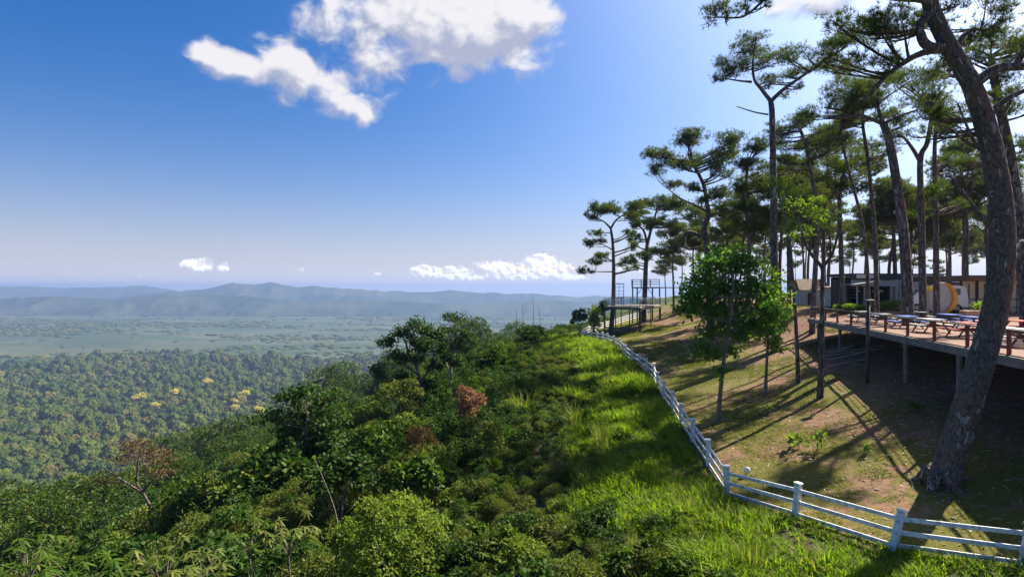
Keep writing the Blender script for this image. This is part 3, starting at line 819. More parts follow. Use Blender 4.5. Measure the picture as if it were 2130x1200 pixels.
def glass(name, col, rough=.05):
    m, k = new_mat(name); b = k.node('ShaderNodeBsdfPrincipled'); b.inputs['Base Color'].default_value = (*col, 1)
    b.inputs['Roughness'].default_value = rough; b.inputs['Specular IOR Level'].default_value = .8
    k.l.new(b.outputs[0], k.out.inputs[0]); return m
M['glass'] = glass('dark_window_glass', (.06, .075, .09))
def clear(name):
    m, k = new_mat(name); g = k.node('ShaderNodeBsdfGlossy'); g.inputs['Roughness'].default_value = .08
    t = k.node('ShaderNodeBsdfTransparent'); t.inputs[0].default_value = (.82, .86, .88, 1); mx = k.node('ShaderNodeMixShader'); mx.inputs[0].default_value = .12
    k.l.new(t.outputs[0], mx.inputs[1]); k.l.new(g.outputs[0], mx.inputs[2]); k.l.new(mx.outputs[0], k.out.inputs[0]); return m
M['pane'] = clear('clear_panel')
M['curtain'] = pbr('pale_curtain', (.62, .56, .42), .9, .1, (.50, .45, .33), 2)

# ------------------------------------------------------------------ the white fence along the drop
def make_fence():
    allp = FPOSTS + FPOSTS_B
    base = Vector(FPOSTS[0])
    t = thing('white_fence', 'white post and rail fence winding along the edge of the slope', 'fence', base)
    pm = MB(); pm.box((0, 0, .50), (.19, .19, 1.36), bev=.012); pm.box((0, 0, 1.20), (.245, .245, .055), bev=.012)
    me = pm.mesh('post')
    rng = np.random.default_rng(3)
    tilts = {2: (.0, math.radians(13)), 1: (0, math.radians(9)), 3: (0, math.radians(5))}
    tops = []
    for i, p in enumerate(allp):
        p = Vector(p)
        a = Vector(allp[max(i - 1, 0)]); b = Vector(allp[min(i + 1, len(allp) - 1)])
        o = link('post', me, M['white_paint'], t); o.location = p - base
        tx, ty = tilts.get(i, (rng.normal() * .02, rng.normal() * .02))
        o.rotation_euler = (tx, ty, math.atan2(b.y - a.y, b.x - a.x))
        if i in tilts:   # lean the post outward, towards the photo's right
            o.rotation_euler = (Matrix.Rotation(ty, 3, 'Y') @ Matrix.Rotation(math.atan2(b.y - a.y, b.x - a.x), 3, 'Z')).to_euler()
        tops.append((p, o.rotation_euler.to_matrix() @ Vector((0, 0, 1))))
    for i in range(len(allp) - 1):
        for h in (.93, .54, .13):
            a = tops[i][0] + tops[i][1] * (h + rng.normal() * .012); b = tops[i + 1][0] + tops[i + 1][1] * (h + rng.normal() * .012)
            d = (b - a).normalized() * .08
            mb = MB(); mb.bar(a + d - base, b - d - base, .055, .125, bev=.008)
            mb.build('rail', M['white_paint'], t)
make_fence()

# ------------------------------------------------------------------ picnic deck on stilts
DA, DB = Vector((16.75, 13.0, 5.5)), Vector((25.6, 49.0, 5.5))
DU = (DB - DA).normalized(); DV = Vector((DU.y, -DU.x, 0)); DL = (DB - DA).length; DW = 12.5
def dk(s, v, z=0.0): return DA + DU * s + DV * v + Vector((0, 0, z))
def make_deck():
    base = DA.copy()
    t = thing('picnic_deck', 'raised red brown timber deck on stilts carrying the picnic tables', 'deck', base)
    L = lambda v: v - base
    fl = MB(); n = 62
    for i in range(n):
        v = (i + .5) * DW / n; zz = float(RNG.normal() * .003)
        fl.bar(L(dk(.02, v, -.03 + zz)), L(dk(DL - .02, v, -.03 + zz)), DW / n - .012, .05)
    o = fl.build('floor_boards', M['deckwood'], t); o['kind'] = 'stuff'
    mb = MB(); mb.bar(L(dk(-.05, -.06, -.24)), L(dk(DL + .05, -.06, -.24)), .12, .37); mb.build('edge_beam', M['fascia'], t)
    mb = MB(); mb.bar(L(dk(DL + .06, .02, -.27)), L(dk(DL + .06, DW, -.27)), .12, .44); mb.build('edge_beam', M['fascia'], t)
    for s in np.arange(1.5, DL, 3.2):
        mb = MB(); mb.bar(L(dk(s, .05, -.19)), L(dk(s, DW - .1, -.19)), .10, .22); mb.build('joist', M['darksteel'], t)
    for s in np.arange(2.0, DL, 5.6):
        for v in (.35, 5.2, 10.0):
            p = dk(s, v); g = hz(p.x, p.y)
            if g < 5.0:
                mb = MB(); mb.tube([L(Vector((p.x, p.y, g - .4))), L(Vector((p.x, p.y, 5.2)))], .11, 10); mb.build('stilt', M['fascia'], t)
    for s in np.arange(.1, DL + .1, 2.95):
        mb = MB(); mb.box(L(dk(s, .06, .42)), (.12, .12, .98), rz=math.atan2(DU.y, DU.x), bev=.01); mb.build('rail_post', M['redbrown'], t)
    for z, w, h in ((.93, .11, .06), (.62, .022, .03), (.30, .022, .03)):
        mb = MB(); mb.bar(L(dk(0, .0 if z > .9 else .03, z)), L(dk(DL, .0 if z > .9 else .03, z)), w, h, bev=.006); mb.build('hand_rail' if z > .9 else 'rail', M['darksteel'] if z > .9 else M['redbrown'], t)
make_deck()

def make_table(paint_top, paint_leg):
    t = thing('picnic_table', 'x', 'picnic table', (0, 0, 0), group='picnic tables on the deck')
    for k in range(5):
        mb = MB(); mb.box((0, (k - 2) * .15, .75), (1.85, .138, .045), bev=.006); mb.build('top_plank', M[paint_top], t)
    for s in (-1, 1):
        for k in range(2):
            mb = MB(); mb.box((0, s * (.68 + k * .145), .44), (1.85, .135, .045), bev=.006); mb.build('seat_plank', M[paint_top], t)
    for x in (-.62, .62):
        for s in (-1, 1):
            mb = MB(); mb.bar((x, s * .66, .0), (x, s * .20, .725), .045, .10, up=(1, 0, 0)); mb.build('leg', M[paint_leg], t)
        mb = MB(); mb.bar((x + .05, -.80, .40), (x + .05, .80, .40), .045, .09); mb.build('cross_beam', M[paint_leg], t)
    return t
TB = [  # along, across, turn, top, legs, label
    (12.6, 2.3, .04, 'grey_paint', 'redbrown', 'pale topped picnic table half hidden at the right of the big pine trunk'),
    (17.0, 2.4, -.03, 'red', 'redbrown', 'red brown picnic table at the railing, nearest left of the big pine'),
    (20.6, 2.3, .05, 'grey_paint', 'redbrown', 'pale topped picnic table with red legs, second from the big pine along the railing'),
    (24.2, 2.5, -.05, 'blue', 'darksteel', 'blue grey picnic table along the railing just right of the dark pole'),
    (27.8, 2.3, .03, 'grey_paint', 'darksteel', 'grey picnic table along the railing just left of the dark pole'),
    (31.6, 2.4, -.02, 'grey_paint', 'darksteel', 'grey picnic table at the far left end of the railing'),
    (15.2, 6.0, .06, 'grey_paint', 'grey_paint', 'pale picnic table in the second row below the tan planter'),
    (19.8, 6.2, -.04, 'red', 'red', 'red picnic table in the second row below the yellow crescent'),
    (24.0, 6.0, .02, 'blue', 'blue', 'deep blue picnic table in the second row behind the railing'),
    (27.6, 6.3, .05, 'blue', 'darksteel', 'bright blue picnic table in the second row, left of the deep blue one'),
    (32.0, 6.1, -.03, 'grey_paint', 'darksteel', 'grey picnic table in the second row before the clipped hedge')]
_tp = {}
for s, v, r, a, b, lab in TB:
    if (a, b) not in _tp: o = _tp[(a, b)] = make_table(a, b)
    else: o = copy_tree(_tp[(a, b)])
    o.location = dk(s, v, .0); o.rotation_euler = (0, 0, math.atan2(DU.y, DU.x) + r); o['label'] = lab

def make_pole():
    p = hit(1803, 797); top = P(1808, 628, p.y).z
    t = thing('support_pole', 'dark slender pole with a square head rising beside the deck railing', 'pole', p)  # deck support with a square cap, carries no light
    h = top - p.z
    mb = MB(); mb.tube([(0, 0, -.3), (.06, 0, h * .5), (.1, 0, h)], [.10, .09, .085], 10); mb.build('pole', M['darksteel'], t, smooth=True)
    mb = MB(); mb.box((.1, 0, h + .06), (.42, .42, .14), bev=.02); mb.build('pole_head', M['darksteel'], t)
make_pole()

def make_timber():
    c = hit(1775, 748); rng = np.random.default_rng(8)
    for i in range(9):
        px, py = 1740 + rng.uniform(0, 75), 722 + rng.uniform(0, 34)
        p = hit(px, py); a = rng.uniform(-.5, .7); L = rng.uniform(1.6, 3.0); d = Vector((math.cos(a), math.sin(a) * .6, 0)) * L / 2
        q0, q1 = p - d, p + d
        q0.z = hz(q0.x, q0.y) + .05 + .05 * (i % 3); q1.z = hz(q1.x, q1.y) + .06 + .10 * (i % 2)
        mb = MB(); mb.bar(q0 - p, q1 - p, .16, .04, bev=.004)
        o = mb.build('timber_plank', M['rawwood']); o.location = p
        tag(o, 'weathered plank lying in the heap of boards under the deck edge', 'plank', 'planks heaped under the deck')
make_timber()

# ------------------------------------------------------------------ buildings behind the deck
def part(mats, t, name, mat, *boxes, bev=0.0):
    mb = MB()
    for c, s in boxes: mb.box(c, s, bev=bev)
    return mb.build(name, M[mat], t)
def make_buildings():
    Y = 58.0; g = 5.80
    def X(px, y=Y): return (px - 1065) / F * y
    def Z(py, y=Y): return CAMZ + (600 - py) / F * y
    # cafe with an open dark front
    x0, x1 = X(1768), X(1861); zt = Z(569); w = x1 - x0
    b = Vector((x0, Y, g))
    t = thing('cafe', 'low dark cafe with an open front and pale fascia band behind the hedge', 'building', b)
    H = zt - g
    part(M, t, 'back_wall', 'dark_wall', ((w / 2, 3.4, H / 2 - .15), (w, .2, H - .3)))
    for xx in (.1, w - .1): part(M, t, 'side_wall', 'dark_wall', ((xx, 1.9, H / 2 - .3), (.2, 2.7, H - .6)))
    part(M, t, 'roof', 'dark_wall', ((w / 2, 1.6, H - .14), (w + .6, 4.4, .28)))
    part(M, t, 'roof_parapet', 'dark_wall', ((w / 2, -.75, H - .35), (w + .6, .18, .55)))
    part(M, t, 'fascia_board', 'white_wall', ((w / 2, -.4, H - .98), (w + .2, .16, .62)))
    part(M, t, 'floor_slab', 'fascia', ((w / 2, 1.7, .06), (w, 3.6, .12)))
    for xx in (.6, 1.35, w - .5): part(M, t, 'column', 'white_wall', ((xx, -.2, (H - 1.3) / 2), (.12, .12, H - 1.3)))
    part(M, t, 'counter', 'dark_wall', ((w * .6, 1.9, .55), (w * .5, .5, 1.05)))
    for q in range(4):
        mb = MB(); mb.tube([(1.6 + q * .8, 1.2, H - 1.9), (1.6 + q * .8, 1.2, H - 1.7), (1.6 + q * .8, 1.2, H - 1.62)], [.17, .10, .03], 10); mb.build('lamp_shade', M['white_wall'], t)
    part(M, t, 'menu_board', 'rawwood', ((w * .35, -.5, .75), (.7, .06, 1.1)))
    for q in range(5): part(M, t, 'bottle_shelf', 'rawwood', ((w * .6, 3.22, 1.2 + q * .35), (w * .55, .2, .05)))
    for q in range(3): part(M, t, 'bar_stool', 'rawwood', ((w * .45 + q * .7, 1.3, .75), (.36, .36, .06)), ((w * .45 + q * .7, 1.3, .38), (.06, .06, .72)))
    part(M, t, 'sign_board', 'white_wall', ((1.0, -.86, H - .30), (1.7, .06, .38)))
    aw = MB(); aw.bar((-.9, -1.3, H - 1.15), (2.1, -1.3, H - .75), 1.7, .07, up=(0, 0, 1)); aw.build('awning', M['grey_paint'], t)
    # white block beside it
    xa, xb = X(1863, 60), X(1964, 60); zb = Z(572, 60)
    t = thing('white_building', 'plain white flat roofed block behind the slanting pine trunks', 'building', (xa, 60, g))
    W, Hh = xb - xa, zb - g
    part(M, t, 'wall', 'white_wall', ((W / 2, 2.5, Hh / 2 - .1), (W, 5, Hh + .2)))
    part(M, t, 'roof_edge', 'dark_wall', ((W / 2, 2.5, Hh + .07), (W + .3, 5.3, .14)))
    part(M, t, 'downpipe', 'grey_paint', ((.35, -.06, Hh / 2), (.1, .1, Hh)))
    o = part(M, t, 'window', 'dark_wall', ((1.2, -.03, Hh - 1.0), (1.1, .08, .9)))
    part(M, o, 'pane', 'glass', ((1.2, -.08, Hh - 1.0), (.96, .03, .76)))
    part(M, t, 'vent_unit', 'grey_paint', ((W - .9, -.25, Hh - .8), (.8, .5, .55)), bev=.03)
    part(M, t, 'door', 'dark_wall', ((W * .62, -.03, 1.0), (.9, .08, 2.0)))
    xc, xd = X(1967, 59), X(2006, 59); zc = Z(591, 59)
    t = thing('white_annex', 'lower white wing between the crescent sculpture and the glazed pavilion', 'building', (xc, 59, g))
    W, Hh = xd - xc, zc - g
    part(M, t, 'wall', 'white_wall', ((W / 2, 2, Hh / 2), (W, 4, Hh)))
    part(M, t, 'roof_edge', 'grey_paint', ((W / 2, 2, Hh + .06), (W + .2, 4.2, .10)))
    # glazed pavilion at the right
    Yp = 50; xe, xf = X(2003, Yp), X(2220, Yp); zt = Z(573, Yp); g2 = 5.80
    t = thing('glazed_pavilion', 'flat roofed pavilion with brown fascia and curtained windows behind the big trunk', 'building', (xe, Yp, g2))
    W, Hh = xf - xe, zt - g2
    part(M, t, 'roof', 'brown_roof', ((W / 2, 2.5, Hh - .24), (W + .4, 7.0, .48)))
    part(M, t, 'back_wall', 'white_wall', ((W / 2, 5.6, (Hh - .5) / 2), (W - .4, .2, Hh - .5)))
    nb = 6
    for q in range(nb + 1): part(M, t, 'column', 'dark_wall', ((.3 + q * (W - .6) / nb, .6, (Hh - .48) / 2), (.16, .16, Hh - .48)))
    for q in range(nb):
        xm = .3 + (q + .5) * (W - .6) / nb; ww = (W - .6) / nb - .2
        o = part(M, t, 'window', 'dark_wall', ((xm, .6, 1.25), (ww, .06, .07)), ((xm, .6, .5), (ww, .06, .07)), ((xm, .6, 1.25), (.06, .05, Hh - .6)))
        part(M, o, 'pane', 'curtain', ((xm, .68, (Hh - .48) / 2), (ww, .03, Hh - .5)))
    pl = P(2023, 655, 47); gz = hz(pl.x, pl.y)
    t = thing('planter_box', 'tan plastered planter box with a small leafy plant by the pavilion', 'planter', (pl.x, pl.y, gz))
    part(M, t, 'box_wall', 'tan', ((0, 0, .42), (1.7, .8, .84)), bev=.03)
    rng = np.random.default_rng(5); mb, _, _ = clump_mesh('p', 90, .45, .7, .28, .10, rng); o = mb.build('leaves', M['yellowgreen'], t); o.location = (.5, 0, .8)
    # hut in the trees at the left end
    Yh = 72; p = Vector((X(1683, Yh), Yh, hz(X(1683, Yh), Yh)))
    t = thing('thatched_hut', 'small brown gabled hut with a teal tarpaulin side among distant trunks', 'hut', p)
    part(M, t, 'wall', 'white_wall', ((0, 0, 1.0), (3.0, 2.4, 2.0)))
    mb = MB(); mb.add([(-2.1, -1.7, 1.9), (2.1, -1.7, 1.9), (2.1, 1.7, 1.9), (-2.1, 1.7, 1.9), (-1.7, 0, 3.3), (1.7, 0, 3.3)], tris=[(0, 4, 3), (1, 2, 5)], quads=[(0, 1, 5, 4), (2, 3, 4, 5), (3, 2, 1, 0)]); mb.build('roof', M['brown_roof'], t)
    mb = MB(); mb.add([(1.52, -1.3, .1), (2.5, -1.4, .1), (2.0, -1.3, 1.9), (1.52, -1.2, 2.0), (1.52, 1.2, .1), (2.5, 1.3, .1), (2.0, 1.2, 1.9), (1.52, 1.1, 2.0)], quads=[(0, 1, 2, 3), (1, 5, 6, 2), (5, 4, 7, 6), (3, 2, 6, 7)]); mb.build('tarpaulin', M['teal'], t)
    part(M, t, 'doorway', 'dark_wall', ((-.4, -1.22, .8), (.8, .06, 1.5)))
    Yh = 66; p = Vector((X(1743, Yh), Yh, hz(X(1743, Yh), Yh)))
    t = thing('white_shed', 'little white shed with a brown sloping roof left of the cafe', 'shed', p)
    part(M, t, 'wall', 'white_wall', ((0, 0, 1.05), (2.6, 2.0, 2.1)))
    mb = MB(); mb.bar((-1.8, 0, 2.2), (1.8, 0, 2.55), 2.8, .10); mb.build('roof', M['brown_roof'], t)
    part(M, t, 'door', 'dark_wall', ((.5, -1.02, .9), (.8, .06, 1.8)))
make_buildings()

def make_van():
    p = P(1944, 660, 52); p.z = hz(p.x, p.y)
    t = thing('parked_van', 'white van parked before the white block, behind the yellow crescent', 'van', p, rz=math.radians(-28))
    # side profile extruded, nose to the left
    prof = [(-2.2, .45), (-2.25, .95), (-2.0, 1.15), (-1.35, 1.75), (-1.1, 2.2), (-.7, 2.35), (1.6, 2.38), (2.1, 2.25), (2.3, 1.2), (2.25, .45)]
    w = .92; v = [(x, -w, z) for x, z in prof] + [(x, w, z) for x, z in prof]; n = len(prof)
    v = [(x, y * (.88 if z > 1.6 else 1), z) for x, y, z in v]
    mb = MB(); cl = (0.0, 1.2); v += [(cl[0], -w * .95, cl[1]), (cl[0], w * .95, cl[1])]
    tr = [(2 * n, i, (i + 1) % n) for i in range(n)] + [(2 * n + 1, n + (i + 1) % n, n + i) for i in range(n)]
    q = [(i, n + i, n + (i + 1) % n, (i + 1) % n) for i in range(n)]
    mb.add(v, tris=tr, quads=q); mb.build('body', M['carwhite'], t)
    for sgn in (-1, 1):
        for x0, x1 in ((-.95, -.1), (.0, .85), (.95, 1.75)):
            mb = MB(); yy = sgn * (w * .915); mb.box(((x0 + x1) / 2, yy, 1.78), (x1 - x0, .06, .62), bev=.02); mb.build('side_window', M['glass'], t)
        for x in (-1.45, 1.45):
            mb = MB(); mb.tube([(x, sgn * .70, .36), (x, sgn * .96, .36)], .36, 18); o = mb.build('wheel', M['rubber'], t)
            mb = MB(); mb.tube([(x, sgn * .965, .36), (x, sgn * .985, .36)], .21, 14); mb.build('rim', M['grey_paint'], o)
    mb = MB(); mb.bar((-1.78, 0, 1.35), (-1.22, 0, 2.0), 1.5, .05, up=(-.7, 0, .6)); mb.build('windscreen', M['glass'], t)
    for sgn in (-1, 1):
        mb = MB(); mb.box((-2.2, sgn * .68, .88), (.12, .34, .18), bev=.03); mb.build('headlight', M['pane'], t)
    mb = MB(); mb.box((-2.26, 0, .5), (.12, 1.7, .2), bev=.03); mb.build('bumper', M['grey_paint'], t)
make_van()

def prism(mb, outline, y0, y1):
    n = len(outline); v = [(x, y0, z) for x, z in outline] + [(x, y1, z) for x, z in outline]
    m = n // 2
    q = [(i, (i + 1) % n, n + (i + 1) % n, n + i) for i in range(n)]
    for i in range(m - 1):
        q.append((i, n - 1 - i, n - 2 - i, i + 1)); q.append((n + i, n + i + 1, 2 * n - 2 - i, 2 * n - 1 - i))
    mb.add(v, quads=q)
def make_crescent():
    Y = 48.0; s = Y / F; c = P(1957, 620, Y); g = hz(c.x, c.y)
    t = thing('crescent_sculpture', 'pale round disc sign edged by a yellow crescent, standing before the van', 'sculpture', (c.x, c.y, g))
    zc = c.z - g; R = 31 * s
    a = np.radians(np.linspace(75, -95, 28)); th = .06 + .36 * np.sin(np.linspace(0, math.pi, 28)) ** .8
    out = [((R + .10) * math.cos(x), zc + (R + .10) * math.sin(x)) for x in a]
    inn = [((R + .10 - k) * math.cos(x), zc + (R + .10 - k) * math.sin(x)) for x, k in zip(a, th)][::-1]
    mb = MB(); prism(mb, out + inn, -.14, .14); mb.build('crescent', M['yellow'], t)
    a = np.radians(np.linspace(70, 262, 40)); mb = MB(); mb.tube([(R * math.cos(x), 0, zc + R * math.sin(x)) for x in a], .065, 8); mb.build('ring', M['white_wall'], t)
    a = np.radians(np.linspace(0, 360, 48, endpoint=False)); n_ = len(a); v_ = [(R * .97 * math.cos(x), y, zc + R * .97 * math.sin(x)) for y in (.02, .08) for x in a] + [(0, .02, zc), (0, .08, zc)]
    mb = MB(); mb.add(v_, tris=[(2 * n_, i, (i + 1) % n_) for i in range(n_)] + [(2 * n_ + 1, n_ + (i + 1) % n_, n_ + i) for i in range(n_)], quads=[(i, n_ + i, n_ + (i + 1) % n_, (i + 1) % n_) for i in range(n_)]); mb.build('disc', M['white_wall'], t)
    mb = MB(); mb.box((0, 0, (zc - R) / 2 - .02), (1.2, .5, max(zc - R, .2) + .05)); mb.build('plinth', M['fascia'], t)
    # bird perched on the ring
    q = P(1931, 600, Y); bx, bz = q.x - c.x, q.z - g
    b = thing('bird_sculpture', 'lemon yellow bird figure with raised wing at the left of the white ring', 'sculpture', (q.x, q.y, g + bz - .30))
    mb = MB(); mb.tube([(-.55, 0, .62), (-.2, 0, .38), (.1, 0, .22), (.36, 0, .36), (.50, 0, .44)], [.02, .13, .20, .12, .02], 10); mb.build('body', M['lemon'], b, smooth=True)
    for sg in (-1, 1):
        mb = MB(); prism(mb, [(-.75, .98), (-.35, .72), (.10, .45), (.22, .30), (.02, .26), (-.30, .42)], sg * .10 - .02, sg * .10 + .02); mb.build('wing', M['lemon'], b)
    mb = MB(); mb.tube([(.05, 0, -bz + .30), (.05, 0, .1)], .03, 8); mb.build('pole', M['white_wall'], b)
make_crescent()

# ------------------------------------------------------------------ lookout platforms at the far bend
def make_platform():
    A, B, C, D = P(1257, 634, 80), P(1331, 639, 76), P(1374, 637, 86), P(1292, 633, 91)
    z = 5.55
    for q in (A, B, C, D): q.z = z
    base = Vector((A.x, A.y, hz(A.x, A.y)))
    t = thing('lookout_platform', 'dark steel lookout platform on legs with clear panel railing beside the fence bend', 'platform', base)
    L = lambda v: Vector(v) - base
    mb = MB(); v = [L(q) + Vector((0, 0, 0)) for q in (A, B, C, D)]; v2 = [q - Vector((0, 0, .14)) for q in v]
    mb.add(v + v2, quads=[(0, 1, 2, 3), (7, 6, 5, 4), (0, 4, 5, 1), (1, 5, 6, 2), (2, 6, 7, 3), (3, 7, 4, 0)]); mb.build('floor', M['rawwood'], t)
    for a, b in ((A, B), (B, C), (C, D), (D, A)):
        mb = MB(); mb.bar(L(a) - Vector((0, 0, .30)), L(b) - Vector((0, 0, .30)), .14, .28); mb.build('edge_beam', M['darksteel'], t)
    pts = [A, A.lerp(B, .33), A.lerp(B, .72), B, B.lerp(C, .5), C, C.lerp(D, .5), D, D.lerp(A, .5)]
    for i, q in enumerate(pts):
        r = .19 if i == 3 else .075; g = hz(q.x, q.y)
        mb = MB(); mb.tube([L((q.x, q.y, g - .4)), L((q.x, q.y, z - .16))], r, 10); mb.build('leg', M['darksteel'], t)
    mb = MB(); mb.bar(L((A.x, A.y, z - 3.0)), L((B.x, B.y, z - 3.0)), .1, .14); mb.build('brace', M['darksteel'], t)
    for a, b in ((A, B), (B, C), (C, D), (D, A)):
        n = 4
        for k in range(n):
            q0, q1 = a.lerp(b, k / n), a.lerp(b, (k + 1) / n)
            mb = MB(); mb.box(L(q0) + Vector((0, 0, .55)), (.06, .06, 1.1)); mb.build('rail_post', M['grey_paint'], t)
            mb = MB(); mb.bar(L(q0) + Vector((0, 0, .52)), L(q1) + Vector((0, 0, .52)), .02, .86); mb.build('railing_panel', M['pane'], t)
        mb = MB(); mb.bar(L(a) + Vector((0, 0, 1.1)), L(b) + Vector((0, 0, 1.1)), .07, .06); mb.build('hand_rail', M['grey_paint'], t)
    # ladder-backed frame standing on the platform
    q = P(1288, 632, 81); q.z = z
    t2 = thing('ladder_frame', 'tall red brown ladder backed metal frame standing on the lookout platform', 'frame', q, rz=.1)
    h = (632 - 586) / F * 81
    for x in (-.62, .62):
        mb = MB(); mb.bar((x * .95, 0, 0), (x + .1, .12, h), .07, .07); mb.build('post', M['redbrown'], t2)
    for k in range(6):
        f = .2 + .8 * k / 5
        mb = MB(); mb.bar((-.60 + .1 * f, .12 * f, h * f - .03), (.60 + .1 * f, .12 * f, h * f - .03), .05, .10 if k in (1, 5) else .045); mb.build('rung', M['redbrown'], t2)
    mb = MB(); mb.bar((-.1, 0, 0), (.05, .12, h), .04, .04); mb.build('post', M['redbrown'], t2)
    # upper walkway round the second pine
    z = P(1, 597, 93).z
    A, B, C, D = P(1314, 597, 91), P(1372, 597, 89), P(1372, 597, 96), P(1316, 597, 97)
    for q in (A, B, C, D): q.z = z
    E = P(1418, 596, 104); E.z = z
    base = Vector((A.x, A.y, hz(A.x, A.y)))
    t = thing('treetop_walkway', 'high dark treetop platform on thin posts with a walkway leading right', 'platform', base)
    L = lambda v: Vector(v) - base
    mb = MB(); v = [L(q) for q in (A, B, C, D)]; v2 = [q - Vector((0, 0, .2)) for q in v]
    mb.add(v + v2, quads=[(0, 1, 2, 3), (7, 6, 5, 4), (0, 4, 5, 1), (1, 5, 6, 2), (2, 6, 7, 3), (3, 7, 4, 0)]); mb.build('floor', M['darksteel'], t)
    mb = MB(); mb.bar(L(B.lerp(C, .5)) - Vector((0, 0, .1)), L(E) - Vector((0, 0, .1)), 1.2, .16); mb.build('walkway', M['darksteel'], t)
    for q in (A.lerp(B, .2), A.lerp(B, .75), B, C, D, E):
        mb = MB(); mb.tube([L((q.x, q.y, hz(q.x, q.y) - .4)), L((q.x, q.y, z - .15))], .11, 8); mb.build('leg', M['darksteel'], t)
    for f, tgt in ((.2, .38), (.75, .58)):
        q, r = A.lerp(B, f), A.lerp(B, tgt); mb = MB(); mb.bar(L((q.x, q.y, z - 1.2)), L((r.x, r.y, z - .2)), .08, .08); mb.build('brace', M['darksteel'], t)
    for a, b in ((A, B), (D, A), (D, C)):
        for k in range(4):
            q0 = a.lerp(b, k / 3); mb = MB(); mb.box(L(q0) + Vector((0, 0, .6)), (.07, .07, 1.2)); mb.build('rail_post', M['darksteel'], t)
        for hh in (.45, .85, 1.2):
            mb = MB(); mb.bar(L(a) + Vector((0, 0, hh)), L(b) + Vector((0, 0, hh)), .04, .05); mb.build('hand_rail', M['darksteel'], t)
make_platform()

def make_spot():
    p = hit(1552, 990)
    t = thing('garden_spotlight', 'small white round spotlight on the turf just behind the fence corner', 'lamp', p)
    mb = MB(); mb.tube([(0, 0, -.1), (0, 0, .16)], .025, 8); mb.build('stake', M['grey_paint'], t)
    mb = MB(); mb.tube([(.0, -.10, .26), (0, -.02, .25), (0, .10, .22)], [.14, .12, .05], 14); mb.build('lamp_head', M['carwhite'], t, smooth=True)
make_spot()
M['tan_stone'] = pbr('weathered_stone', (.30, .24, .19), .9, .15, (.18, .14, .11), 9)
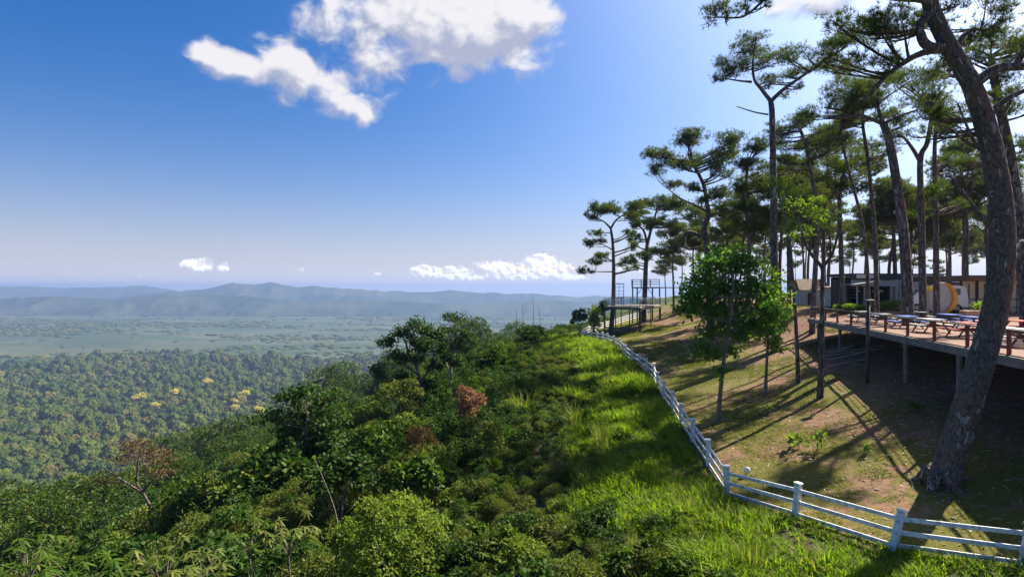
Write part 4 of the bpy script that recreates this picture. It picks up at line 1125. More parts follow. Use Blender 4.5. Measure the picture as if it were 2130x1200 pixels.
# ------------------------------------------------------------------ the pines traced from the view
PG = 'pines on the hilltop'
def pines():
    # the big leaning pine at the right
    Y = 20.3
    big = px_tree('pine_tree', 'huge curving pine with flaking plated bark filling the right edge', 'tree', Y,
            [(1958, 1030), (1978, 950), (2004, 870), (2032, 780), (2060, 690), (2078, 610), (2087, 520), (2087, 440), (2078, 360), (2058, 260), (2030, 170), (1988, 92), (1958, 25), (1945, -40), (1940, -150), (1955, -260)],
            49, 18, [(1820, 70, 62, 20, -.5), (1770, 30, 45, 14, .4), (1870, 40, 60, 22, .8), (1815, 120, 55, 16, .5), (1760, 95, 45, 15, 1.0), (2075, 50, 50, 22, .6), (2110, 95, 44, 18, -.6), (2040, 90, 44, 16, 1.5), (2120, 20, 50, 18, .3), (2000, -10, 70, 20, 1.2),
                     (1960, 225, 36, 12, .4), (1990, 395, 28, 10, .8), (1985, 255, 34, 12, .9), (2118, 178, 30, 14, .8), (1555, 12, 26, 9, .0), (1500, 18, 30, 9, .1), (1475, 28, 16, 7, 0), (1512, 38, 10, 6, 0), (1585, 0, 20, 8, 0), (2000, -120, 110, 30, 1), (1880, -150, 110, 30, -1), (2120, -130, 90, 30, .5), (1950, -260, 110, 36, 0), (1760, -90, 90, 22, .5)],
            11, limbs=[([(1972, 92), (1940, 92), (1920, 70), (1918, 45), (1938, 22), (1915, 5), (1870, 4), (1820, 2)], 22, 8),
                       ([(1975, 95), (1930, 104), (1892, 124), (1852, 156), (1820, 195), (1800, 200)], 16, 5),
                       ([(2045, 165), (2075, 143), (2120, 142), (2170, 150), (2230, 140)], 22, 12), ([(2075, 225), (2100, 203), (2140, 186), (2200, 170)], 13, 6),
                       ([(2045, 310), (2020, 290), (1996, 262), (1970, 225)], 8, 3), ([(2045, 308), (2015, 295), (1985, 274), (1950, 258)], 7, 3), ([(2078, 480), (2046, 455), (2020, 425), (1998, 395)], 13, 4),
                       ([(2085, 548), (2108, 540), (2135, 530), (2165, 500)], 24, 15), ([(2000, 110), (2030, 60), (2080, 40), (2130, 70)], 13, 4), ([(1945, -60), (1840, -75), (1720, -55), (1620, -25), (1560, 20), (1500, 22)], 11, 3)],
            barkm='bark_big', group=PG, size=.26, tw=.020, nb=14, seg=24, rough=.03, dens=1.2, taper=1.7, plates=True)
    rr = np.random.default_rng(4)
    for q in range(5):      # root flare gripping the slope
        a = q / 5 * 6.28 + rr.normal() * .2; L = rr.uniform(.3, .7); e = [(math.cos(a) * f, math.sin(a) * f) for f in (.28, .55, .55 + L * .4, .55 + L)]
        bx, by = big.location.x, big.location.y
        pts = [(x, y, hz(bx + x, by + y) - big.location.z + h) for (x, y), h in zip(e, (.42, .16, .02, -.10))]
        mb = MB(); pth = smooth_path(pts, 12); mb.tube(pth, np.linspace(.26, .08, len(pth)), 8); mb.build('root', M['bark_big'], big, smooth=True)
    px_tree('pine_tree', 'second tall pine close behind the huge curving one at the right edge', 'tree', 34,
            [(2138, 660), (2132, 560), (2124, 450), (2108, 320), (2090, 220), (2080, 150), (2078, 110)], 30, 12,
            [(2110, 120, 50, 14), (2060, 165, 44, 13), (2125, 215, 40, 12), (2050, 215, 34, 10), (2130, 300, 40, 12), (2010, 330, 30, 10), (2125, 390, 30, 11), (2090, 60, 70, 18), (2160, 60, 60, 18), (2035, 120, 40, 12)],
            12, limbs=[([(2086, 200), (2060, 190), (2030, 200)], 9, 3)], group=PG, size=.28, tw=.021, nb=13)
    px_tree('pine_tree', 'thick slanting pine trunk forking under a flat crown right of the cafe', 'tree', 39,
            [(1889, 655), (1886, 560), (1880, 470), (1868, 380), (1851, 290), (1838, 258)], 25, 14,
            [(1760, 222, 58, 13), (1815, 195, 62, 14), (1880, 190, 56, 13), (1725, 205, 40, 11), (1915, 215, 36, 11), (1830, 165, 56, 12), (1770, 180, 44, 12), (1700, 235, 30, 9), (1890, 240, 30, 10)],
            13, limbs=[([(1838, 258), (1800, 238), (1765, 225), (1730, 215)], 9, 4), ([(1838, 258), (1862, 246), (1895, 235)], 8, 3), ([(1838, 258), (1830, 220), (1835, 180)], 9, 4)], group=PG, size=.28, tw=.021, nb=13, dens=1.25)
    px_tree('pine_tree', 'slim pine with a high fork standing before the white block', 'tree', 43,
            [(1921, 655), (1918, 560), (1916, 450), (1912, 335), (1924, 300), (1930, 255), (1932, 225)], 17, 7,
            [(1935, 200, 44, 12), (1895, 255, 36, 10), (1965, 235, 38, 11), (1870, 285, 30, 9), (1945, 165, 40, 11), (1900, 150, 40, 12)],
            14, limbs=[([(1912, 337), (1896, 312), (1878, 290), (1862, 282)], 9, 4)], group=PG, size=.28, tw=.021, nb=13)
    px_tree('pine_tree', 'straight pine with bare side twigs right of the high forked pine', 'tree', 47,
            [(1948, 645), (1945, 540), (1942, 430), (1936, 320), (1938, 250)], 15, 6,
            [(1965, 270, 36, 10), (2000, 245, 38, 11), (1925, 230, 34, 10), (1995, 330, 30, 9), (1970, 380, 26, 7), (2005, 420, 26, 8), (1955, 205, 40, 12)],
            15, limbs=[([(1938, 300), (1965, 290), (2000, 285)], 4, 2), ([(1940, 360), (1985, 340)], 3, 1)], group=PG, size=.32, tw=.0262, dens=.9)
    px_tree('pine_tree', 'tallest pine with a wide Y fork and bare dead twig against the sky', 'tree', 46,
            [(1613, 690), (1610, 560), (1608, 440), (1606, 320), (1604, 240), (1602, 212)], 19, 11,
            [(1565, 78, 28, 10), (1578, 100, 36, 10), (1545, 108, 28, 9), (1500, 135, 30, 8), (1530, 155, 38, 9), (1492, 165, 26, 8), (1590, 135, 38, 9), (1610, 118, 34, 10), (1630, 150, 32, 8), (1650, 120, 34, 10), (1690, 135, 40, 10), (1720, 110, 44, 12), (1600, 176, 26, 6), (1655, 185, 24, 6), (1740, 85, 44, 12), (1765, 130, 44, 12), (1560, 135, 30, 8)],
            16, limbs=[([(1602, 212), (1580, 190), (1562, 172), (1556, 140), (1560, 90)], 9, 3), ([(1562, 172), (1535, 170), (1500, 165)], 6, 2), ([(1602, 212), (1625, 190), (1650, 172), (1690, 145), (1730, 118)], 9, 4), ([(1596, 240), (1575, 236), (1555, 230), (1533, 222)], 4, 2)],
            group=PG, size=.28, tw=.021, nb=13, dens=1.05)
    px_tree('pine_tree', 'pine with broad flat crown and curling looped branch above the leafy tree', 'tree', 60,
            [(1478, 680), (1474, 600), (1470, 500), (1464, 479), (1469, 463), (1475, 445), (1470, 415), (1467, 390), (1455, 360), (1440, 335)], 17, 6,
            [(1385, 315, 40, 11), (1430, 302, 46, 10), (1480, 308, 42, 11), (1515, 325, 34, 10), (1372, 345, 28, 8), (1410, 345, 36, 9), (1460, 345, 40, 10), (1500, 360, 34, 9), (1395, 385, 24, 7), (1430, 390, 30, 8), (1490, 400, 36, 10), (1510, 435, 34, 9), (1520, 300, 20, 8), (1440, 425, 22, 7), (1350, 325, 22, 7)],
            17, limbs=[([(1468, 500), (1450, 488), (1434, 483), (1425, 491), (1424, 508), (1434, 518), (1448, 516), (1462, 512)], 9, 4), ([(1472, 440), (1448, 425), (1420, 410), (1400, 392)], 6, 2), ([(1470, 430), (1490, 425), (1512, 435)], 5, 2)],
            group=PG, size=.32, tw=.0262, nb=13, dens=1.15)
    px_tree('pine_tree', 'leftmost pine with stacked foliage plates beside the lookout platform', 'tree', 81,
            [(1270, 692), (1275, 640), (1277, 570), (1276, 510), (1272, 474)], 11, 5,
            [(1250, 440, 28, 8), (1280, 430, 34, 8), (1312, 432, 30, 8), (1228, 450, 18, 6), (1325, 448, 22, 7), (1240, 483, 16, 5), (1222, 506, 15, 5), (1246, 500, 15, 5), (1250, 530, 20, 6), (1236, 542, 18, 5), (1218, 560, 16, 5), (1306, 486, 18, 6), (1310, 510, 16, 6), (1298, 545, 12, 5), (1316, 556, 12, 4)],
            18, limbs=[([(1272, 474), (1258, 460), (1240, 452)], 5, 2), ([(1272, 474), (1285, 455), (1310, 440)], 5, 2), ([(1276, 520), (1255, 508), (1240, 508)], 3, 1), ([(1277, 565), (1250, 565), (1232, 564)], 3, 1)],
            group=PG, size=.40, tw=.040, nb=12, dens=1.15)
    px_tree('pine_tree', 'forked pine rising through the treetop walkway', 'tree', 92,
            [(1338, 668), (1341, 620), (1344, 555), (1347, 508)], 12, 8,
            [(1350, 420, 36, 9), (1385, 414, 36, 9), (1410, 428, 26, 8), (1330, 440, 26, 7), (1320, 470, 20, 6), (1345, 470, 24, 7), (1318, 500, 18, 6), (1330, 530, 22, 7), (1375, 455, 24, 7), (1395, 465, 20, 6), (1312, 548, 14, 5), (1362, 520, 16, 6)],
            19, limbs=[([(1347, 508), (1338, 480), (1322, 465), (1315, 440)], 6, 2), ([(1347, 508), (1355, 475), (1362, 450), (1368, 425)], 7, 3)],
            group=PG, size=.42, tw=.042, nb=12, dens=1.15)
    px_tree('pine_tree', 'pine leaning left with dense needles just right of the tallest pine', 'tree', 50,
            [(1690, 660), (1696, 560), (1700, 470), (1690, 380), (1672, 300), (1655, 262)], 13, 6,
            [(1640, 262, 34, 10), (1680, 250, 40, 11), (1710, 275, 40, 11), (1660, 300, 34, 10), (1730, 305, 34, 10), (1640, 335, 30, 10), (1625, 285, 26, 9), (1690, 330, 34, 10), (1745, 260, 36, 10)],
            20, group=PG, size=.30, tw=.023, nb=13, dens=1.25)
    px_tree('pine_tree', 'thin pine bending right below layered plates, left of the cafe', 'tree', 54,
            [(1752, 650), (1750, 560), (1746, 470), (1742, 410), (1748, 360)], 12, 6,
            [(1720, 350, 34, 9), (1760, 338, 36, 9), (1790, 330, 30, 8), (1705, 375, 30, 8), (1775, 370, 28, 8), (1735, 390, 22, 6), (1690, 345, 26, 8)],
            21, limbs=[([(1744, 425), (1725, 395), (1708, 380)], 5, 2)], group=PG, size=.32, tw=.025, nb=13, dens=1.2)
    px_tree('pine_tree', 'thin pine leaning left across the cafe roof', 'tree', 46,
            [(1806, 665), (1803, 560), (1792, 470), (1770, 385), (1750, 310), (1745, 270)], 9, 4,
            [(1745, 255, 32, 9), (1715, 285, 28, 8), (1775, 285, 30, 8), (1760, 225, 32, 9), (1790, 255, 30, 9)],
            22, group=PG, size=.29, tw=.022, nb=13)
    px_tree('pine_tree', 'straight thin pine before the cafe counter', 'tree', 45,
            [(1824, 665), (1822, 560), (1818, 470), (1806, 330), (1798, 265), (1800, 220)], 12, 5,
            [(1800, 205, 34, 10), (1765, 245, 28, 8), (1835, 235, 30, 8), (1850, 320, 26, 7), (1830, 350, 22, 6)],
            23, group=PG, size=.29, tw=.022, nb=13, dens=.9)
    px_tree('pine_tree', 'dense pine crown standing between the flat topped and the tallest pine', 'tree', 56,
            [(1556, 680), (1558, 580), (1560, 480), (1555, 400), (1562, 330)], 13, 5,
            [(1560, 310, 28, 10), (1540, 345, 30, 10), (1580, 350, 30, 10), (1530, 385, 30, 10), (1570, 400, 34, 11), (1545, 430, 34, 10), (1590, 435, 30, 10), (1560, 470, 34, 10), (1525, 470, 26, 9), (1590, 300, 26, 9), (1595, 380, 26, 9)],
            24, group=PG, size=.32, tw=.026, nb=13, dens=1.3)
    px_tree('pine_tree', 'short pine with low dark plates right of the tallest pine', 'tree', 58,
            [(1640, 670), (1642, 580), (1640, 480), (1630, 400), (1622, 350)], 11, 5,
            [(1640, 380, 32, 10), (1615, 410, 30, 9), (1665, 400, 30, 9), (1640, 430, 36, 10), (1670, 440, 30, 9), (1610, 450, 28, 9), (1690, 415, 26, 8), (1650, 350, 28, 9)],
            25, group=PG, size=.32, tw=.025, nb=13, dens=1.2)
    px_tree('pine_tree', 'bushy low pine before the white block roof', 'tree', 66,
            [(1862, 650), (1862, 560), (1858, 480), (1850, 420)], 10, 5,
            [(1840, 410, 34, 9), (1875, 420, 34, 9), (1855, 450, 36, 9), (1815, 440, 28, 8), (1895, 450, 28, 8), (1850, 380, 28, 8), (1820, 475, 24, 7)],
            26, group=PG, size=.42, tw=.04, dens=1.1)
    px_tree('pine_tree', 'pine with airy plates left of the huge trunk', 'tree', 60,
            [(2012, 640), (2010, 560), (2008, 480), (2000, 420)], 9, 4,
            [(1985, 365, 34, 9), (2020, 380, 34, 9), (1970, 410, 28, 8), (2035, 430, 28, 8), (1995, 440, 30, 8), (2030, 345, 30, 9), (1960, 345, 26, 8)],
            27, group=PG, size=.40, tw=.038, dens=1.0, leaf='needle_far')
    px_tree('pine_tree', 'pine with olive crown above the glazed pavilion', 'tree', 64,
            [(1975, 640), (1973, 560), (1968, 490)], 9, 5,
            [(1950, 460, 34, 9), (1985, 470, 32, 9), (1925, 480, 28, 8), (1965, 495, 30, 8), (2000, 500, 26, 8), (1945, 430, 30, 9)],
            28, group=PG, size=.42, tw=.04, dens=1.1, leaf='needle_far')
pines()

def auto_pine(seed, H, r, leaf, size, tw, spread=1.0):
    rng = np.random.default_rng(seed)
    k = rng.normal(size=(5, 2)) * .25 * np.linspace(0, 1.4, 5)[:, None]
    tr = [(k[i, 0], k[i, 1], H * f) for i, f in enumerate((-.02, .3, .55, .78, .93))]; tr[0] = (0, 0, -.4)
    main = smooth_path(tr, 20); pads = []
    for i in range(rng.integers(10, 15)):
        f = rng.uniform(.56, .97) ** .75; a = rng.uniform(0, 6.28)
        rr = H * .17 * spread * (1.15 - .35 * abs(f - .8) / .3) * rng.uniform(.25, 1.0); R = H * .085 * spread * rng.uniform(.7, 1.3)
        c = np.array([math.cos(a) * rr, math.sin(a) * rr, H * f]) + np.array([np.interp(H * f, main[:, 2], main[:, 0]), np.interp(H * f, main[:, 2], main[:, 1]), 0])
        
        for q in range(2): pads.append((c + rng.normal(size=3) * R * np.array([.5, .5, .25]), R * rng.uniform(.45, .8), R * rng.uniform(.45, .8), R * rng.uniform(.30, .55)))
    pads.append(((tr[-1][0], tr[-1][1], H * .98), H * .10 * spread, H * .10 * spread, H * .035))
    t = plant_tree('pine_tree', 'x', 'tree', (0, 0, 0), [(main, r, r * .4)], pads, seed, leaf, 'bark_far', 'x', size=size, tw=tw, nb=9, seg=7, dens=1.0)
    return t
def background_pines():
    protos = [auto_pine(200 + i, 16.5 + 1.2 * i, .22 + .02 * (i % 3), 'needle_far', .46, .05, 1.0 + .12 * (i % 3)) for i in range(5)]
    rng = np.random.default_rng(77)
    spots = []
    for px in np.linspace(1500, 2125, 12): spots.append((px + rng.uniform(-16, 16), rng.uniform(62, 80), 'grove pine with dark layered plates rising behind the nearer trunks', 'near grove pines', rng.uniform(.72, .98)))
    for px in np.linspace(1392, 2120, 20): spots.append((px + rng.uniform(-16, 16), rng.uniform(78, 120), 'slender pine in the grove behind the buildings', 'slender pines of the grove', rng.uniform(.62, .86)))
    for px in np.linspace(1375, 2140, 18): spots.append((px + rng.uniform(-14, 14), rng.uniform(125, 210), 'pale distant pine in the far row of the hilltop', 'distant pines on the hilltop', rng.uniform(.70, .95)))
    # unseen pines added out of view to the right for the shade they cast
    for x, y, s in ((37, 33, 1.0), (46, 27, 1), (48, 41, 1.0)): spots.append((None, (x, y), 'unseen tall pine added beyond the deck to cast shade', 'unseen shade pines beyond the right edge', s))
    used = set()
    for i, (px, Y, lab, grp, s) in enumerate(spots):
        j = i % 5; o = protos[j] if j not in used else copy_tree(protos[j]); used.add(j)
        x, y = ((px - 1065) / F * Y, Y) if px is not None else Y
        if edge_d(x, y) > -1.5: x = float(np.interp(y, _ey, _ex)) + 2 + rng.uniform(0, 6)
        o.location = (x, y, hz(x, y)); o.rotation_euler = (0, 0, rng.uniform(0, 6.28)); o.scale = (s * rng.uniform(.9, 1.1),) * 2 + (s,)
        o['label'] = lab; o['group'] = grp
background_pines()

# ------------------------------------------------------------------ broadleaved trees on the turf
def broadleaves():
    b = hit(1494, 877); Y = b.y
    px_tree('broadleaf_tree', 'leafy bright green young tree with a dense round crown inside the fence', 'tree', Y,
            [(1494, 880), (1497, 830), (1502, 770), (1508, 720), (1516, 670), (1520, 620), (1522, 570)], 11, 5,
            [(1520, 535, 44, 30), (1480, 560, 42, 28), (1560, 555, 42, 30), (1450, 595, 40, 26), (1500, 600, 48, 32), (1550, 605, 46, 32), (1595, 590, 36, 28), (1425, 630, 34, 20), (1470, 640, 44, 26), (1520, 650, 44, 28), (1575, 650, 42, 28), (1610, 630, 30, 24),
             (1490, 690, 32, 16), (1545, 690, 34, 18), (1600, 680, 28, 18), (1452, 722, 24, 14), (1478, 738, 26, 12), (1525, 728, 20, 12), (1500, 770, 12, 12)],
            41, limbs=[([(1506, 735), (1480, 690), (1455, 640)], 5, 2), ([(1512, 700), (1545, 650), (1575, 600)], 5, 2)], leaf='broad', barkm='stem', foliage='leaf', size=.25, dens=2.2, flat=False, depth=.8, group='young broadleaf trees on the turf')
    b = hit(1592, 824); Y = b.y
    px_tree('broadleaf_tree', 'smaller yellow green sapling with a sparse crown right of the leafy tree', 'tree', Y,
            [(1592, 826), (1594, 770), (1597, 720), (1602, 660), (1604, 600)], 8, 3,
            [(1605, 570, 22, 22), (1590, 610, 26, 22), (1620, 610, 24, 22), (1632, 645, 24, 18), (1598, 655, 26, 16), (1622, 680, 24, 14), (1600, 705, 22, 14), (1620, 725, 18, 12), (1580, 690, 18, 12)],
            42, leaf='yellowgreen', barkm='stem', foliage='leaf', size=.24, dens=1.5, flat=False, group='young broadleaf trees on the turf')
    b = hit(1662, 797); Y = b.y
    px_tree('slender_tree', 'very thin straight dark trunk left of the forked one on the slope', 'tree', Y,
            [(1661, 799), (1658, 720), (1655, 650), (1650, 560), (1647, 490), (1640, 450), (1626, 390)], 9, 4,
            [(1640, 470, 24, 14), (1660, 450, 24, 14), (1620, 380, 26, 12), (1650, 400, 26, 12), (1670, 480, 20, 12)],
            43, leaf='yellowgreen', foliage='leaf', size=.20, dens=.8, flat=False, group='thin trunks on the turf')
    b = hit(1706, 828); Y = b.y
    px_tree('slender_tree', 'dark slim tree whose trunk splits into a V before the deck', 'tree', Y,
            [(1706, 830), (1708, 760), (1711, 680), (1713, 590), (1713, 556), (1690, 525), (1672, 480), (1660, 440)], 13, 4,
            [(1660, 425, 26, 14), (1685, 445, 22, 12), (1725, 440, 26, 14), (1740, 465, 22, 12), (1700, 415, 26, 14), (1665, 490, 18, 10)],
            44, limbs=[([(1713, 558), (1726, 530), (1730, 490), (1724, 450)], 8, 3)], leaf='yellowgreen', foliage='leaf', size=.20, dens=.7, flat=False, group='thin trunks on the turf')
broadleaves()

def hedge():
    rng = np.random.default_rng(61); a, b = P(1738, 640, 54), P(1868, 640, 54)
    base = Vector((a.x, a.y, hz(a.x, a.y))); t = thing('hedge', 'low sunlit yellow green hedge between the deck and the cafe', 'hedge', base)
    n = 5200; L = b.x - a.x
    c = np.stack([rng.uniform(0, L, n), rng.uniform(-.6, .6, n), rng.uniform(0, 1, n) ** .6], 1)
    top = .75 + .28 * np.sin(c[:, 0] * 1.3) * .5 + np.where(c[:, 0] > L * .6, .35, 0); c[:, 2] *= top
    mb = MB(); leaf_cards(mb, c, rng.normal(size=(n, 3)) + np.array([0, 0, .8]), .16 * rng.uniform(.7, 1.2, n), .09, rng); o = mb.build('leaves', M['yellowgreen'], t); o['kind'] = 'stuff'
    mb = MB()
    for i in range(26): x = L * i / 25; mb.tube([(x, 0, -.2), (x + .05, rng.normal() * .2, .7)], .015, 4)
    mb.build('stems', M['stem'], t)
hedge()

# ------------------------------------------------------------------ trees and shrubs one can tell apart on the drop
CLEAR = []
def slope_things():
    SG = 'trees on the steep slope'
    px_tree('slope_tree', 'broad dark tree with open branches standing out against the hazy plain', 'tree', 52,
            [(872, 850), (873, 800), (868, 770), (850, 735), (845, 710)], 9, 4,
            [(872, 678, 26, 16), (905, 690, 24, 14), (838, 688, 20, 14), (815, 710, 18, 10), (858, 705, 22, 11), (890, 715, 26, 12), (918, 728, 20, 10), (828, 740, 24, 12), (800, 712, 12, 7), (860, 745, 20, 9), (795, 770, 18, 13), (905, 760, 18, 10), (840, 790, 24, 12), (880, 800, 26, 12), (815, 800, 18, 10)],
            51, limbs=[([(873, 800), (895, 760), (905, 720), (900, 700)], 6, 2), ([(870, 780), (840, 755), (815, 730)], 5, 2), ([(868, 770), (872, 730), (872, 690)], 5, 2), ([(872, 800), (830, 790), (798, 775)], 4, 1)], leaf='bush_dark', barkm='stem', foliage='leaf', size=.30, dens=2.6, flat=False, group=SG)
    px_tree('slope_tree', 'tall airy tree with thin pale stems right of the broad dark one', 'tree', 54,
            [(935, 830), (938, 780), (940, 740), (942, 700), (940, 670)], 6, 2,
            [(935, 660, 14, 8), (955, 663, 14, 9), (930, 685, 16, 9), (962, 690, 18, 9), (945, 710, 18, 9), (975, 702, 18, 8), (925, 712, 14, 7), (965, 725, 16, 7), (930, 740, 14, 7), (985, 715, 10, 5), (950, 750, 16, 8)],
            52, limbs=[([(938, 790), (952, 740), (965, 700)], 4, 1), ([(938, 780), (925, 740), (928, 700)], 3, 1)], leaf='bush_dark', barkm='stem_pale', foliage='leaf', size=.28, dens=2.0, flat=False, group=SG)
    px_tree('slope_tree', 'dark round tree at the left shoulder of the slope below the broad tree', 'tree', 38,
            [(640, 1000), (640, 950), (640, 900), (645, 860)], 10, 4,
            [(600, 830, 34, 16), (640, 815, 34, 14), (680, 830, 32, 14), (570, 860, 34, 16), (620, 860, 40, 18), (665, 865, 40, 18), (705, 870, 30, 14), (590, 895, 36, 16), (640, 900, 40, 18), (690, 905, 36, 16), (650, 805, 14, 8)],
            53, leaf='bush_dark', barkm='stem', foliage='leaf', size=.30, dens=1.5, flat=False, group=SG)
    px_tree('bare_tree', 'half bare reddish twigged tree standing above the green canopy at left', 'tree', 36,
            [(318, 1100), (314, 1055), (300, 1025), (285, 1000), (290, 960)], 9, 3,
            [(265, 930, 34, 14), (300, 920, 36, 12), (335, 935, 34, 14), (240, 960, 34, 14), (285, 960, 40, 16), (330, 975, 36, 14), (360, 950, 24, 10), (220, 990, 28, 12)],
            54, limbs=[([(300, 1025), (265, 990), (240, 960)], 6, 2), ([(300, 1020), (325, 985), (345, 950)], 5, 2), ([(285, 1000), (290, 950), (300, 925)], 5, 2)], leaf='twig_brown', barkm='bark', foliage='sparse', size=.17, dens=.7, flat=False, group=SG)
    # bushes: one builder, each placed where it shows
    def bush(name, label, px, py, rx, ry, Y, leafm, seed, n=1500, L=.16, W=.09, shape='diamond', lobes=7, group='shrubs on the slope', stems=5, skirt=0):
        rng = np.random.default_rng(seed); s = Y / F; R = rx * s; c = P(px, py, Y); H = 2 * ry * s
        g = hz(c.x, c.y); t = thing(name, label, 'shrub', (c.x, c.y, g), group=group)
        mb, lc, lr = clump_mesh('b', n, R * .80, H, L, W, rng, shape, lobes)
        if skirt:     # a closed dome: leaves all over it, down to the ground
            mb = MB(); u = unit(rng.normal(size=(n, 3))); u[:, 2] = np.where(u[:, 2] < -.75, -u[:, 2], u[:, 2])
            bump = 1 + .16 * np.sin(u[:, 0] * 7 + u[:, 2] * 5) * np.sin(u[:, 1] * 6 + 1.3) + .10 * np.sin(u[:, 0] * 15 + u[:, 1] * 13) * np.sin(u[:, 2] * 14)
            cc = u * (bump * rng.uniform(.72, 1.03, n) ** .5)[:, None] * np.array([R, R, H * .55]) + np.array([0, 0, H * .42])
            leaf_cards(mb, cc, u + rng.normal(size=(n, 3)) * .7 + np.array([0, 0, -.25]), L * rng.uniform(.6, 1.25, n), W * rng.uniform(.7, 1.2, n), rng, .22, .7, shape, u, 1.1)
        lift = c.z - H * .5 - g; CLEAR.append((c.x, c.y, R * .95))
        o = mb.build('foliage', M[leafm], t); o.location = (0, 0, lift); o['kind'] = 'stuff'
        st = MB()
        for q in range(min(stems, lobes)):
            e = lc[q] + np.array([0, 0, lift]); st.tube(bez((rng.normal() * .08, rng.normal() * .08, -.3), (e[0] * .4, e[1] * .4, e[2] * .6), e, 6), np.linspace(.05, .012, 6) * (1 + .1 * H), 5)
        st.build('stems', M['stem'], t)
        return t
    bush('round_shrub', 'bright lime green dome shaped shrub at the bottom centre', 810, 1122, 108, 84, 21, 'bush_lime', 1, 8500, .15, .10, lobes=11, skirt=1)
    bush('round_shrub', 'small lime green shrub low beside the bright dome shaped one', 1080, 1165, 58, 42, 20, 'bush_lime', 2, 2600, .14, .09, skirt=1)
    bush('low_shrub', 'small leafed olive shrub between the lime shrubs and the tall grass', 1150, 1098, 62, 36, 22, 'bush_olive', 3, 1700, .12, .075)
    bush('dry_shrub', 'rusty brown withered shrub standing out in the green slope', 972, 846, 32, 28, 38, 'brown', 4, 1300, .22, .11)
    bush('dry_shrub', 'brown drying fern like bush down left of the rusty shrub', 872, 918, 36, 28, 33, 'twig_brown', 5, 520, .34, .07)
    bush('banana_plant', 'fresh yellow green broad leaved plant by the far fence corner', 1235, 664, 14, 18, 80, 'yellowgreen', 6, 260, .8, .25, 'round')
    bush('dark_bush', 'dark rounded bush behind the far fence corner under the platform', 1258, 640, 18, 20, 96, 'bush_dark', 7, 900, .40, .24)
    bush('dark_bush', 'dark bush on the skyline just left of the far fence corner', 1206, 662, 20, 15, 86, 'bush_dark', 8, 900, .36, .22)
    bush('dark_bush', 'broad dark bush on the skyline below the thin bare stalks', 1110, 702, 50, 18, 70, 'bush_dark', 9, 1700, .34, .2)
    bush('dark_bush', 'dark green bush on the ridge right of the airy tree', 1025, 745, 38, 28, 62, 'bush', 10, 1600, .34, .2)
    bush('leafy_bush', 'glossy broad leaved bush in the middle of the slope', 870, 1000, 70, 36, 27, 'bush', 11, 1300, .30, .19, 'round')
    bush('leafy_bush', 'large leaved bush right above the bright dome shrub', 700, 1000, 62, 44, 27, 'bush_dark', 12, 1300, .28, .17, 'round')
    bush('leafy_bush', 'shaded dark leaved bush left of the brown fern', 770, 930, 66, 40, 32, 'bush', 13, 1500, .28, .17, 'round')
    bush('leafy_bush', 'pale leaved bush under the rusty shrub', 1020, 915, 46, 34, 32, 'bush_olive', 14, 1300, .20, .13)
    bush('pale_shrub', 'pale leaved shrub glinting below the open branched tree', 830, 818, 44, 22, 46, 'bush_olive', 15, 1300, .24, .14)
    # reed and tall grass clumps
    def clump(label, px, py, seed, sc, mat='reed', name='reed_clump', n=90, L=1.2):
        p = hit(px, py); rng = np.random.default_rng(seed)
        o = link(name, grass_mesh('reed', n, L, .026, .42, rng, .5, 4), M[mat]); o.location = p; o.scale = (sc,) * 3
        tag(o, label, 'tall grass', 'tall grass clumps on the slope')
    clump('yellow green tall grass clump in the sun left of the fence bend', 1255, 930, 1, 1.25)
    clump('sunlit feathery grass clump above the yellow green one', 1190, 885, 2, 1.4)
    clump('upright grass clump left of the fence by the third post', 1220, 1010, 3, .95)
    clump('straw tinted grass clump near the fence corner post', 1432, 1072, 4, .75, n=60)
    clump('arching grass clump at the bottom under the leaning post', 1560, 1180, 5, .8)
    clump('tall pale grass on the ridge beside the rusty shrub', 1090, 862, 6, 1.7)
    # thin bare stalks on the skyline, a pale leaning stem lower left
    for px, top, Y in ((1073, 640, 66), (1086, 636, 67), (1108, 618, 66), (1121, 642, 68)):
        a = P(px + 2, 690, Y); b = P(px, top, Y); mb = MB(); mb.tube(smooth_path([Vector((0, 0, -2.5)), Vector((0, 0, 0)), (b - a) * .6 + Vector((.05, 0, 0)), b - a], 8), [.035] * 4 + [.025, .02, .016, .012][:max(0, len(smooth_path([Vector((0, 0, -2.5)), Vector((0, 0, 0)), (b - a) * .6, b - a], 8)) - 4)], 5)
        o = mb.build('bare_stalk', M['stem']); o.location = a; tag(o, 'thin bare stalk poking above the ridge bushes', 'stalk', 'bare stalks on the skyline')
    a, b = P(702, 1085, 23), P(655, 955, 23); mb = MB(); pth = smooth_path([Vector((.1, 0, -2.0)), Vector((0, 0, 0)), (b - a) * .5 + Vector((.08, 0, 0)), b - a], 9)
    mb.tube(pth, np.linspace(.022, .007, len(pth)), 5); o = mb.build('bare_stalk', M['stem_pale']); o.location = a; tag(o, 'long pale leaning stem left above the bright dome shrub', 'stalk')
    # spreading fingered plants in the lower left corner
    for i, (px, py, Y, sc, lab) in enumerate(((600, 1098, 20, 1.0, 'fingered leaf plant just left of the bright dome shrub'), (520, 1110, 20, .9, 'fingered leaf plant second left of the bright dome shrub'), (340, 1165, 17, 1.1, 'drooping fingered plant at the bottom left'),
                                              (170, 1185, 16, 1.1, 'fingered plant lowest in the left corner'), (420, 1180, 17, .9, 'fingered plant at the bottom between the corner and the dome shrub'), (60, 1150, 18, 1.0, 'fingered plant at the left edge'))):
        rng = np.random.default_rng(90 + i); c = P(px, py, Y); g = hz(c.x, c.y); t = thing('fingered_plant', lab, 'plant', (c.x, c.y, g), group='fingered leaf plants in the lower left')
        mb, st = palmate_mesh(rng, 20, 1.0 * sc, 1.3 * sc, .36 * sc); lift = c.z - 1.0 * sc - g
        o = mb.build('leaves', M['bush'] if i % 2 else M['bush_olive'], t); o.location.z = lift
